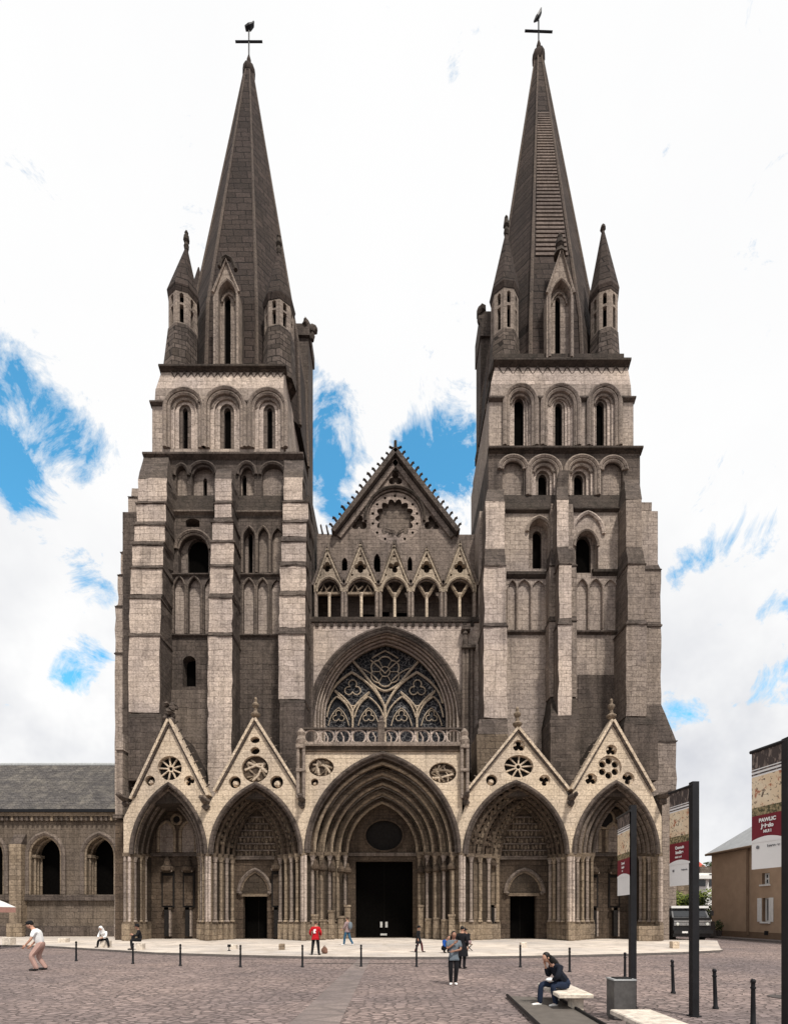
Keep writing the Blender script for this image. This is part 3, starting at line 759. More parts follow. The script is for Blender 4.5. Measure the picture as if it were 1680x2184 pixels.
cr.tube([(xx-.42,YG,za+.1),(xx-.2,YG,za),(xx+.2,YG,za),(xx+.42,YG,za+.1)], .075, 6)
cr.tube([(xx-.45,YG,zz+.05),(xx,YG,zz-.05),(xx+.35,YG,zz+.1)], .1, 6); cr.build('cross', 'vdark', gable)
# nave body and roof behind the front
nv = MB(); nv.box(X(690,YG), X(1010,YG), YG+.72, 75, 0, Z(1150,YG))
nv.hexa([(X(716,YG),YG+.72,Z(1150,YG)+.003),(X(971,YG),YG+.72,Z(1150,YG)+.003),(X(971,YG),75,Z(1150,YG)+.003),(X(716,YG),75,Z(1150,YG)+.003)],
        [(xx-.05,YG+.72,Z(985,YG)),(xx+.05,YG+.72,Z(985,YG)),(xx+.05,75,Z(985,YG)),(xx-.05,75,Z(985,YG))], 1)
nv.build('nave', ['dark','slate'], cath)
# ---------------------------------------------------------------- gallery of five gabled arches
ga = MB()
ga.box(X(664,YL), X(1024,YL), YL-.35, YG-.01, Z(1332,YL), Z(1322,YL), 1)
ga.box(X(668,YL), X(1022,YL), YL-.15, YG-.01, Z(1346,YL), Z(1332,YL)-.003, 0)
for i in range(22): 
    px = 674 + 15.6*i; ga.box(X(px,YL), X(px+7,YL), YL-.3, YL-.153, Z(1340,YL), Z(1332,YL)-.004, 1)
gal = ga.build('gallery', ['mid','vdark','warm'], cath)
GN = [(671,732,694,1166),(735,805,767,1157),(809,874,839,1159),(877,943,909,1166),(947,1014,981,1155)]
for k, (l, r, ax, ay) in enumerate(GN):
    hl, hr = l + 4, r - 4
    a = arch(X(hl,YL), X(hr,YL), Z(1263,YL), Z(1232,YL), 'p', 8)
    xl, xr = X(l-2,YL)+.01, X(r+2,YL)-.01
    mid_ = X((l+r)/2*.5 + ax*.5, YL)
    out = [(xl, Z(1263,YL)), (xl, Z(1248,YL)), (mid_, Z(ay,YL)), (xr, Z(1248,YL)), (xr, Z(1263,YL))]
    pl = out + list(reversed(a))
    cxm = X((l+r)/2, YL)
    hs = [foil(mid_, Z(1209,YL), (10.5 if k == 0 else 12.5)*YL/F, 4 if k != 2 else 3, math.pi/4 if k in (2,) else 0), circ(mid_, Z(1186,YL), 3*YL/F, 8)]
    for sx in (-19, 19): hs.append(circ(cxm + sx*YL/F, Z(1226,YL), 2.6*YL/F, 6))
    m_ = MB(); m_.panel(pl, hs, YL, YL+.4, 0, 0)
    m_.tube([(p[0], YL-.04, p[1]) for p in a], .09, 6, 0); m_.tube([(p[0], YL+.08, p[1]-.12) for p in a[1:-1]], .06, 6, 1)
    for p, q in ((out[1], out[2]), (out[2], out[3])):
        P, Q = Vector((p[0],YL,p[1])), Vector((q[0],YL,q[1])); d = (Q-P).normalized(); n_ = Vector((-d.z,0,d.x))
        m_.obox((P+Q)/2 + n_*.07 + Vector((0,.62,0)), (d, Vector((0,1,0)), n_), ((Q-P).length/2+.04, .70, .075), 1)
        m_.obox((P+Q)/2 - n_*.12 + Vector((0,-.03,0)), (d, Vector((0,1,0)), n_), ((Q-P).length/2-.15, .05, .05), 0)
    m_.panel([out[1], out[2], out[3]], [], YL+.75, YL+.8, 2)
    gb = m_.build('gable', ['cream2','mid','dark'], gal)
    fm = MB(); crx = (mid_, YL+.15, Z(ay+6,YL)); fm.lathe(crx, [(.16,-.1),(.13,.1),(.2,.25),(.07,.5)], 6); fm.build('finial', 'dark', gal)
    t_ = MB()
    c3 = cxm; w = (a[-1][0]-a[0][0])/2
    if k < 2:
        t_.box(a[0][0], a[-1][0], YL+.12, YL+.34, Z(1265,YL), Z(1260,YL))
        for sx in (-.45, .45): t_.tube([(c3+sx*w-.3*w, YL+.22, Z(1260,YL)), (c3+sx*w, YL+.22, Z(1243,YL)), (c3+sx*w+.3*w, YL+.22, Z(1260,YL))], .06, 6)
        t_.tube([(c3-.3*w, YL+.22, Z(1258,YL)), (c3+.1*w, YL+.22, Z(1246,YL))], .06, 6)
    else:
        t_.tube([(c3-.62*w, YL+.22, Z(1243,YL)), (c3-.1*w, YL+.22, Z(1268,YL)), (c3, YL+.22, Z(1272,YL)), (c3+.1*w, YL+.22, Z(1268,YL)), (c3+.62*w, YL+.22, Z(1243,YL))], .12, 6)
    t_.build('tracery', 'warmp', gal)
    cm = MB(); cm.tube([(c3, YL+.2, Z(1322,YL)), (c3, YL+.2, Z(1266,YL))], .10, 8)
    cm.lathe((c3,YL+.2,Z(1270,YL)), [(.1,0),(.17,.18),(.17,.24)], 8); cm.build('column', 'cream', gal)
    for xx_ in ((l+2), (r-2)):
        cm = MB(); cm.box(X(xx_,YL)-.11, X(xx_,YL)+.11, YL+.02, YL+.42, Z(1322,YL), Z(1264,YL)); cm.tube([(X(xx_,YL), YL-.02, Z(1322,YL)), (X(xx_,YL), YL-.02, Z(1263,YL))], .08, 8)
        cm.build('column', 'pale2', gal)
bw = MB()
for a, b2, c, d, mi in ((671,699,1276,1321,0),(704,730,1280,1321,1),(742,762,1280,1321,1),(774,800,1272,1292,0),(774,800,1312,1321,2),(776,800,1292,1311,1),(812,830,1307,1321,2),(845,872,1308,1321,2),(812,870,1276,1306,1),(880,938,1272,1321,1),(950,1010,1284,1321,1),(671,730,1240,1275,2),(740,802,1240,1271,2)):
    bw.box(X(a,YG), X(b2,YG), YG-.05, YG-.012, Z(d,YG), Z(c,YG), mi)
bw.build('back_panels', ['warm','mid','black'], gal)
# ================================================================ PORTALS
YP = 30.0
M['notice'] = plain('pale_paper_notices', (.45,.44,.42), .8)
def roundel(mb, px, py, r, kind, Y=YP, rot=0, rz=None):
    """hole polygon + dark backing and stone bars in the gable wall"""
    cx, cz, r_ = X(px,Y), Z(py,Y), r*Y/F
    hole = circ(cx, cz, r_, 24, (rz or r)*Y/F)
    mb.panel(circ(cx, cz, r_*1.05, 24, (rz or r)*1.05*Y/F), [], Y+.40, Y+.44, 4)
    q = (rz or r)/r
    if kind == 'wheel':
        for i in range(9):
            a = rot + 2*math.pi*i/9
            mb.tube([(cx+.14*math.cos(a), Y+.2, cz+.14*math.sin(a)), (cx+r_*math.cos(a), Y+.2, cz+r_*q*math.sin(a))], .055, 5, 0)
        mb.tube([(cx+.16*math.cos(i*.6283), Y+.2, cz+.16*math.sin(i*.6283)) for i in range(10)], .06, 5, 0, True)
    elif kind == 'six':
        mb.panel(circ(cx, cz, r_*1.02, 24), [circ(cx + r_*.60*math.cos(rot+math.pi/3*i), cz + r_*.60*math.sin(rot+math.pi/3*i), r_*.285, 10) for i in range(6)], Y+.12, Y+.36, 0, 0)
    elif kind == 'foil':
        mb.panel(circ(cx, cz, r_*1.02, 20), [foil(cx, cz, r_*.95, 3, rot)], Y+.1, Y+.3, 0, 0)
    elif kind == 'relief':
        mb.panel(circ(cx, cz, r_*1.03, 24, (rz or r)*1.03*Y/F), [], Y+.25, Y+.38, 2)
        rnd = random.Random(px)
        for i in range(10):
            a = rnd.uniform(0, 6.28); c = [(cx + r_*.9*math.cos(a+t)*k, Y+.22, cz + r_*q*.9*math.sin(a+t)*k) for t, k in ((0,.95),(.7,.5),(1.6,.35),(2.6,.9))]
            mb.tube(c, rnd.uniform(.04,.085), 5, rnd.choice((0,1,1)))
    elif kind == 'head':
        mb.ball((cx, Y+.28, cz-.05), (r_*.6, .2, r_*.55), 8, 0, .12)
    return hole
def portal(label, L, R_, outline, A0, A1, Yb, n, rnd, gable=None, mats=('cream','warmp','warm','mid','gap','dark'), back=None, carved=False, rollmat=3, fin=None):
    """outline: front wall above the springing, from the left edge round to the right edge (rows on the front plane)
       A0, A1: (left, right, apex row, springing row) of the outer arch on the front plane and the inner arch on plane Yb"""
    mb = MB()
    a0 = arch(X(A0[0],YP), X(A0[1],YP), Z(A0[3],YP), Z(A0[2],YP), 'p', 12)
    a1 = arch(X(A1[0],Yb), X(A1[1],Yb), Z(A1[3],Yb), Z(A1[2],Yb), 'p', 12)
    out = pxs([(L,A0[3])] + outline + [(R_,A0[3])], YP)
    holes = [roundel(mb, *q) for q in rnd]
    mb.panel(out + list(reversed(a0)), holes, YP, YP+.45, 0, 0)
    # piers below the springing
    zs0 = Z(A0[3], YP)
    mb.box(X(L,YP), X(A0[0],YP), YP, YP+.45, .1, zs0-.003, 1); mb.box(X(A0[1],YP), X(R_,YP), YP, YP+.45, .1, zs0-.003, 1)
    p = mb.build('portal', list(mats), cath); tag(p, label)
    hm = MB()
    hm.tube([(x, YP-.06, z) for x, z in a0], .12, 7); hm.tube([(x, YP+.1, z-.02) for x, z in [(lerp(q[0], r_[0], .06), lerp(q[1], r_[1], .06)) for q, r_ in zip(a0, a1)]], .10, 7)
    hm.build('hood_mould', mats[5], p)
    def A(t): return [(lerp(u[0], v[0], t), lerp(u[1], v[1], t)) for u, v in zip(a0, a1)]
    jbs = {-1: MB(), 1: MB()}
    for i in range(n):
        y0 = YP + .46 + (Yb - YP - .46)*i/n; y1 = YP + .46 + (Yb - YP - .46)*(i+1)/n
        o, q = A(i/n), A((i+1)/n)
        mq = [(lerp(u[0],v[0],.42), lerp(u[1],v[1],.42)) for u, v in zip(o, q)]
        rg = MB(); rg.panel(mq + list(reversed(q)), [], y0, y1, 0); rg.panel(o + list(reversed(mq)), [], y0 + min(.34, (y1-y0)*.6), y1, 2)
        rg.tube([(x, y0-.01, z) for x, z in q], .105, 6, 1)
        rg.tube([(lerp(u[0],v[0],.17), y0+.2, lerp(u[1],v[1],.17)) for u, v in zip(o, q)], .05, 6, 1)
        if carved:
            for j in range(2, 23):
                u, v = o[j], q[j]
                for s_ in (.3, .75): rg.ball((lerp(u[0],v[0],s_)+random.uniform(-.05,.05), y0-.02, lerp(u[1],v[1],s_)), (.12,.09,.14), 6, 0, .3)
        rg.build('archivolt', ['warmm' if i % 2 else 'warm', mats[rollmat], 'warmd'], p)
        for s_, k in ((-1, 0), (1, -1)):
            jb = jbs[s_]
            xo, xi = o[k][0], q[k][0]; zs = o[k][1]; zi = q[k][1]
            xa, xb = min(xo, xi), max(xo, xi)
            jb.box(xa, xb, y0, y1, .1, zs-.01, 1 if (i + (s_ > 0)) % 2 else 2)
            jb.box(xa-.03, xb+.03, y0-.16, y1-.003, .1, 1.05, 0)                 # plinth
            jb.box(xa-.02, xb+.02, y0-.12, y1-.004, 1.053, 1.17, 3)
            jb.box(xa-.03, xb+.03, y0-.17, y1-.005, zs-.12, zs+.10, 3)           # impost
            cxx = xi - s_*-.0; cxx = lerp(xo, xi, .72)
            c = MB(); c.tube([(cxx, y0-.05, 1.17), (cxx, y0-.05, zs-.42)], .10, 8)
            c.lathe((cxx,y0-.05,1.17), [(.17,0),(.17,.06),(.12,.12),(.14,.16),(.1,.2)], 8); c.lathe((cxx,y0-.05,zs-.45), [(.10,0),(.13,.05),(.11,.1),(.19,.3),(.2,.33)], 8)
            c.build('column', 'pale2' if (i + (s_ > 0)) % 2 == 0 else 'warmp', p, True)
    for jb, xa, xb in ((jbs[-1], X(L,YP), a0[0][0]), (jbs[1], a0[-1][0], X(R_,YP))):                   # pier plinths, imposts and shafts
        jb.box(xa, xb, YP-.22, YP-.003, .1, 1.08, 0); jb.box(xa+.01, xb-.01, YP-.15, YP-.004, 1.083, 1.2, 3); jb.box(xa, xb, YP-.14, YP-.005, zs0-.14, zs0+.08, 3)
        for t in (.25, .8): 
            xx = lerp(xa, xb, t); c = MB(); c.tube([(xx, YP-.06, 1.2), (xx, YP-.06, zs0-.14)], .085, 8); c.build('column', 'pale2' if t < .5 else 'pale', p, True)
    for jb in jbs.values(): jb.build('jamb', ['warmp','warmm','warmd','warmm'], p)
    bp = [(a1[0][0], .1)] + a1 + [(a1[-1][0], .1)]
    back(p, bp, Yb, a1)
    # coping, crockets and roof behind the gable
    if gable:
        gl_, ap, gr_ = [Vector((X(a,YP), YP, Z(b2,YP))) for a, b2 in gable]
        cp = MB()
        for P, Q in ((gl_, ap), (ap, gr_)):
            d = (Q-P).normalized(); n_ = Vector((-d.z,0,d.x))
            cp.obox((P+Q)/2 + n_*.08 + Vector((0,.18,0)), (d, Vector((0,1,0)), n_), ((Q-P).length/2+.06, .36, .07), 0)
            cp.obox((P+Q)/2 - n_*.045 + Vector((0,-.06,0)), (d, Vector((0,1,0)), n_), ((Q-P).length/2-.12, .06, .04), 1)  # dark strip below the coping: its shadow line built in dark stone colour
        cp.build('coping', ['cream','dark'], p)
        rf = MB()
        e = Vector((0,0,-.25))
        rf.hexa([gl_+e+Vector((0,.46,0)), gr_+e+Vector((0,.46,0)), gr_+e+Vector((0,3.5,0)), gl_+e+Vector((0,3.5,0))],
                [ap+e+Vector((-.04,.46,0)), ap+e+Vector((.04,.46,0)), ap+e+Vector((.04,3.5,0)), ap+e+Vector((-.04,3.5,0))])
        rf.build('roof', 'vdark', p)
        for P, Q, s_ in ((gl_, ap, -1), (gr_, ap, 1)):
            for i in range(9 if fin == 'big' else 7):
                t = (i + .8)/9.3; q = P.lerp(Q, t)
                if fin == 'big' and s_ < 0 and i % 2: continue
                crocket(p, q + Vector((0,.15,.1)), (s_, 0, .4), .26 if fin == 'big' else .17).build('crocket', 'dark' if fin == 'big' else 'pale2', p)
        f = MB(); c = (ap.x, ap.y+.15, ap.z)
        if fin == 'big':
            f.lathe(c, [(.2,-.1),(.26,.15),(.15,.3)], 8)
            for i in range(16): f.ball((c[0]+random.uniform(-.36,.36), c[1]+random.uniform(-.2,.2), c[2]+random.uniform(.2,1.15)), random.uniform(.12,.22), 6, 0, .3)
        else:
            f.lathe(c, [(.12,-.1),(.11,.2),(.27,.34),(.3,.42),(.12,.55),(.09,.75),(.2,.9),(.22,1.0),(.08,1.12),(.1,1.3),(.04,1.42)], 8)
        f.build('finial', 'dark' if fin == 'big' else 'warmp', p)
    return p
def door_back(doorpx, hoodpx=None, oculus=None, bands=False, tmat='warm'):
    dl, dr, dt = doorpx
    def fn(p, bp, Yb, a1):
        mb = MB()
        dz = Z(dt, Yb)
        hs = [[(X(dl,Yb), .11), (X(dl,Yb), dz), (X(dr,Yb), dz), (X(dr,Yb), .11)]]
        if oculus: hs.append(circ(X(oculus[0],Yb), Z(oculus[1],Yb), oculus[2]*Yb/F, 32, oculus[3]*Yb/F))
        mb.panel(bp, hs, Yb, Yb+.4, 0, 1)
        zi = a1[0][1]
        mb.box(a1[0][0]+.01, a1[-1][0]-.01, Yb-.14, Yb-.003, zi-.16, zi+.06, 2)
        if bands:
            rnd = random.Random(dl)
            zt = a1[len(a1)//2][1]
            for k in range(1, 7):
                z = zi + (zt - zi)*k/7.5; f = max(.05, math.sqrt(max(0, 1-(k/7.0)**1.7))); xc = (a1[0][0]+a1[-1][0])/2; w = (a1[-1][0]-a1[0][0])/2*f
                mb.box(xc-w, xc+w, Yb-.11, Yb-.004, z-.05, z+.03, 2)
                for j in range(int(w*2/.24)): mb.ball((xc-w+.12+j*.24+rnd.uniform(-.05,.05), Yb-.03, z-.22+rnd.uniform(-.05,.08)), (.09,.09,.18), 6, 3, .3)
        t = mb.build('tympanum', [tmat,'warm','mid','warmm'], p)
        if oculus:
            om = MB(); om.panel(circ(X(oculus[0],Yb), Z(oculus[1],Yb), oculus[2]*1.02*Yb/F, 32, oculus[3]*1.02*Yb/F), [], Yb+.3, Yb+.38, 0)
            om.build('oculus', 'gap', p)
            om = MB(); om.tube([(x, Yb-.05, z) for x, z in circ(X(oculus[0],Yb), Z(oculus[1],Yb), oculus[2]*1.03*Yb/F, 32, oculus[3]*1.03*Yb/F)], .075, 6, 0, True); om.build('oculus_ring', 'warm', p)
        d = MB()
        d.box(X(dl,Yb)-.05, X(dr,Yb)+.05, Yb+.9, Yb+1.0, .11, dz, 0); d.box(X(dl,Yb)-.1, X(dl,Yb)-.003, Yb+.403, Yb+1.0, .11, dz, 0); d.box(X(dr,Yb)+.003, X(dr,Yb)+.1, Yb+.403, Yb+1.0, .11, dz, 0)
        d.box(X(dl,Yb)-.1, X(dr,Yb)+.1, Yb+.403, Yb+1.0, dz+.003, dz+.1, 0); xm = (X(dl,Yb)+X(dr,Yb))/2
        d.box(xm-.02, xm+.02, Yb+.86, Yb+.897, .11, dz-.003, 1)
        if oculus:
            for px, py, w_, h_ in ((813,1972,5,12),(824,1972,5,12),(818,1993,14,4)): d.box(X(px-w_/2,Yb+.8), X(px+w_/2,Yb+.8), Yb+.80, Yb+.82, Z(py+h_/2,Yb+.8), Z(py-h_/2,Yb+.8), 2)
        dd = d.build('door', ['black','door','notice'], p)
        if hoodpx:
            h = MB(); hp = opening(hoodpx[0], hoodpx[1], hoodpx[3]+40, hoodpx[3], hoodpx[2], Yb)
            hood(h, hp, Yb-.12, .12, .05, 0, False); hood(h, hp, Yb-.06, .09, -.1, 1, False)
            h.box(X(dl,Yb)-.15, X(dr,Yb)+.15, Yb-.10, Yb-.004, dz, dz+.17, 1)
            h.panel([(a, b2) for a, b2 in hp[1:-1]], [], Yb-.05, Yb-.006, 2)
            for px in (hoodpx[0]+2, hoodpx[1]-2): h.ball((X(px,Yb), Yb-.15, Z(hoodpx[3],Yb)), .13, 7, 0, .2)
            h.build('door_arch', ['mid','warmm','warmd'], p)
        return t
    return fn
def blind_back(lights, circ_=None, niches=()):
    def fn(p, bp, Yb, a1):
        mb = MB(); zi = a1[0][1]
        mb.panel(bp, [], Yb, Yb+.3, 0)
        mb.box(a1[0][0]+.01, a1[-1][0]-.01, Yb-.16, Yb-.003, zi-.14, zi+.05, 2)
        for l, r, b2, s, ap in lights:
            o = opening(l, r, b2, s, ap, Yb); hood(mb, o, Yb-.06, .10, 0, 1, True)
            mb.panel(o, [], Yb-.03, Yb-.004, 3)
        if circ_: mb.tube([(x, Yb-.06, z) for x, z in circ(X(circ_[0],Yb), Z(circ_[1],Yb), circ_[2]*Yb/F, 20)], .09, 6, 1, True); mb.panel(circ(X(circ_[0],Yb), Z(circ_[1],Yb), circ_[2]*Yb/F, 20), [], Yb-.03, Yb-.005, 4)
        t = mb.build('tympanum', ['warm','warmp','dark','pale2','gap'], p)
        for l, r, tp, bt in niches:
            niche(p, l, r, tp, bt, Yb - .02)
    return fn
def niche(p, l, r, tp, bt, Y):
    """an empty statue niche: canopy above, dark recess, slim pedestal below"""
    m_ = MB(); x0, x1 = X(l,Y), X(r,Y); zt, zb = Z(tp,Y), Z(bt,Y); xc = (x0+x1)/2
    m_.box(x0, x1, Y-.06, Y-.004, zb, zt, 1)
    m_.box(x0+.1, x1-.1, Y-.10, Y-.063, zb+.1, zt-.3, 2)
    m_.lathe((xc,Y-.15,zt-.1), [((x1-x0)*.32,0),((x1-x0)*.55,.12),((x1-x0)*.55,.32),((x1-x0)*.3,.45),((x1-x0)*.22,.75),(.06,1.05)], 8, 0)
    for s in (-.4,-.14,.14,.4): m_.ball((xc+s*(x1-x0), Y-.32, zt+.0), (.06,.06,.09), 6, 3)
    m_.box(xc-.13, xc+.13, Y-.3, Y-.065, .25, zb-.003, 1); m_.box(x0+.1, x1-.1, Y-.3, Y-.066, zb-.16, zb-.004, 0)
    m_.box(xc+.15, xc+.26, Y-.28, Y-.067, .25, zb-.2, 3)
    m_.build('statue_niche', ['warm','gap','warm','pale2'], p)
P1 = portal('north outer portal with blind traceried back and leafy finial', 264, 443.5,
    [(264,1745),(286,1700),(362,1540),(439,1694),(443.5,1720)], (281,440,1672,1822), (322,432,1716,1822), 32.6, 3,
    [(362,1638,26,'wheel',YP,.3),(320,1665,11,'head'),(404,1665,11,'foil')], ((284,1704),(362,1539),(441,1696)),
    back=blind_back([(339,374,1818,1778,1752),(386,418,1818,1778,1752)], (378,1748,10), [(346,373,1858,1935),(391,416,1858,1935)]), fin='big')
P2 = portal('north portal with small pointed doorway and carved tympanum', 443.5, 647,
    [(443.5,1720),(463,1685),(544,1538),(641,1691),(647,1715)], (449,643,1672,1822), (503,598,1722,1828), 32.3, 4,
    [(544,1640,29,'relief'),(501,1668,13,'head'),(590,1668,14,'head'),(544,1578,10,'none',YP,0,7),(544,1601,10,'none',YP,0,8)], ((461,1688),(544,1537),(643,1694)),
    back=door_back((519,570,1912), (512,578,1856,1905), bands=True), carved=True, rollmat=2)
P3 = portal('great central portal with round oculus over an open doorway', 647, 985,
    [(647,1597),(985,1597)], (653,979,1607,1819), (742,889,1716,1821), 33.8, 5,
    [(685,1636,27,'relief',YP,0,20),(944,1648,29,'relief',YP,0,22),(671,1668,8,'head')], None,
    back=door_back((758,880,1837), None, (819,1782,40,33), tmat='warm'), rollmat=1)
P4 = portal('south portal with small pointed doorway and coffered vault', 985, 1216,
    [(985,1738),(1004,1682),(1104,1558),(1204,1682),(1216,1710)], (990,1209,1668,1822), (1062,1166,1722,1828), 32.3, 4,
    [(1106,1634,31,'wheel',YP,.1,24),(1106,1591,13,'foil',YP,1.57),(1048,1664,12,'head'),(1161,1664,12,'foil',YP,.5)], ((999,1686),(1104,1557),(1208,1684)),
    back=door_back((1087,1143,1911), (1078,1156,1856,1905), bands=True), carved=True, rollmat=2)
P5 = portal('south outer portal with blind tracery and six-petal roundel', 1216, 1410,
    [(1216,1715),(1224,1680),(1305,1541),(1385,1683),(1410,1742)], (1223,1402,1668,1822), (1258,1356,1716,1822), 32.6, 4,
    [(1299,1637,26,'six',YP,.52),(1303,1600,12,'foil',YP,1.57),(1260,1662,13,'foil',YP,1.57),(1339,1660,13,'foil',YP,.5)], ((1221,1684),(1305,1540),(1389,1687)),
    back=blind_back([(1258,1278,1818,1776,1756),(1292,1318,1818,1776,1756)], (1288,1747,20), [(1252,1274,1862,1936),(1296,1320,1862,1936)]))
niche(P2, 580, 602, 1855, 1935, 32.05); niche(P4, 1036, 1058, 1848, 1930, 32.0)
for l, r in ((664,680),(688,704),(714,730)): pass
# pedestals standing in the jambs of the central portal
for i, (px, Y, h) in enumerate([(673,30.6,1.5),(690,31.2,1.2),(708,31.9,1.75),(728,32.5,1.4),(742,33.1,2.1),(962,30.6,1.5),(947,31.2,1.2),(930,31.9,1.3),(913,32.5,1.25),(897,33.1,2.1)]):
    m_ = MB(); xx = X(px, Y); m_.box(xx-.17, xx+.17, Y-.35, Y+.02, .11, h); m_.box(xx-.21, xx+.21, Y-.39, Y+.02, h+.003, h+.13); m_.build('pedestal', 'warmp', P3)
    c = MB(); c.lathe((xx,Y-.16,4.2), [(.1,0),(.26,.1),(.26,.25),(.16,.4),(.05,.7)], 8); c.build('canopy', 'warm', P3)
# balustrade over the central portal
bl = MB(); YB = 30.25
bl.box(X(640,YB), X(992,YB), YP-.25, YC-.01, Z(1596,YB), Z(1588,YB), 0); bl.box(X(646,YB), X(986,YB), YP-.12, YC-.02, Z(1606,YB), Z(1596,YB)-.003, 1)
bal = bl.build('balustrade', ['pale2','warm'], cath)
m_ = MB(); m_.box(X(648,YB), X(984,YB), YB-.12, YB+.12, Z(1557,YB), Z(1553,YB)); m_.build('handrail', 'dark', bal)
for i in range(10):
    px = 664 + 33.7*i
    if abs(px - 813) < 12: continue
    m_ = MB(); c = (X(px,YB), Z(1572,YB)); r_ = 15*YB/F
    m_.tube([(x, YB, z) for x, z in circ(c[0], c[1], r_, 16)], .06, 6, 0, True)
    m_.tube([(c[0]-r_, YB, Z(1588,YB)), (c[0]-r_, YB, Z(1557,YB))], .05, 6)
    if i % 3 != 0: m_.tube([(c[0], YB, Z(1587,YB)), (c[0]+.05, YB, Z(1574,YB)), (c[0]-.12, YB, Z(1562,YB))], .045, 6)
    m_.build('panel_tracery', 'pale', bal)
m_ = MB(); m_.box(X(806,YB), X(820,YB), YB-.25, YB+.2, Z(1600,YB), Z(1545,YB)); m_.lathe((X(813,YB),YB,Z(1545,YB)), [(.2,0),(.24,.1),(.12,.2),(.16,.32),(.04,.5)], 8); m_.build('post', 'mid', bal)
for side, x0, x1 in ((0, 633, 650), (1, 982, 999)):      # corner pinnacles
    m_ = MB(); Y = 29.75
    for a, b2 in ((x0, x0+5), (x1-5, x1)): m_.tube([(X((a+b2)/2,Y), Y, Z(1702,Y)), (X((a+b2)/2,Y), Y, Z(1596,Y))], .1, 8)
    m_.box(X(x0,Y)+.08, X(x1,Y)-.08, Y+.05, YP-.003, Z(1702,Y), Z(1590,Y), 1); m_.box(X(x0-1,Y), X(x1+1,Y), Y-.14, YP-.004, Z(1646,Y), Z(1640,Y)); m_.box(X(x0-1,Y), X(x1+1,Y), Y-.14, YP-.005, Z(1596,Y), Z(1588,Y))
    m_.lathe((X((x0+x1)/2,Y),Y+.1,Z(1588,Y)), [(.24,0),(.3,.25),(.2,.5),(.26,.7),(.08,.95)], 8); m_.build('pinnacle', ['pale2','warm'], cath)
def gargoyle(px, py, Y=30.0, s=1.0):
    m_ = MB(); x, z = X(px,Y), Z(py,Y)
    m_.tube([(x,Y+.3,z+.1),(x,Y-.3,z+.02),(x,Y-.75*s,z+.06)], [.2*s,.2*s,.13*s], 7); m_.ball((x,Y-.85*s,z+.1), (.14*s,.2*s,.15*s), 7, 0, .2); m_.ball((x,Y-.1,z-.25), (.22*s,.2,.22*s), 7, 0, .25)
    m_.build('gargoyle', 'dark', cath)
for a in ((441,1712),(645,1708),(992,1702),(1216,1704),(270,1706),(1412,1700)): gargoyle(*a)
# end piers of the porch
ep = MB(); ep.box(X(246,30.9), X(263,30.9), 30.9, 36.5, 0, Z(1748,30.9), 1); ep.box(X(244,30.9), X(264,30.9), 30.75, 36.4, Z(1746,30.9)+.003, Z(1738,30.9), 2)
ep.box(X(249,31.1), X(262,31.1), 31.1, 33.5, Z(1738,31.1), Z(1600,31.1), 0); ep.hexa([(X(247,31.1),31.0,Z(1600,31.1)+.003),(X(264,31.1),31.0,Z(1600,31.1)+.003),(X(264,31.1),33.5,Z(1600,31.1)+.003),(X(247,31.1),33.5,Z(1600,31.1)+.003)],
    [(X(255,31.1),31.5,Z(1560,31.1)),(X(256,31.1),31.5,Z(1560,31.1)),(X(256,31.1),33.0,Z(1560,31.1)),(X(255,31.1),33.0,Z(1560,31.1))], 0)
ep.build('end_pier', ['pale2','warm','dark'], cath)
ep = MB(); ep.box(X(1411,30.9), X(1426,30.9), 30.9, 36, 0, Z(1690,30.9), 0)
ep.box(X(1360,29.6), X(1411,29.6), 29.5, 29.77, .1, .95, 1)
ep.build('end_pier', ['pale2','warmp'], cath)
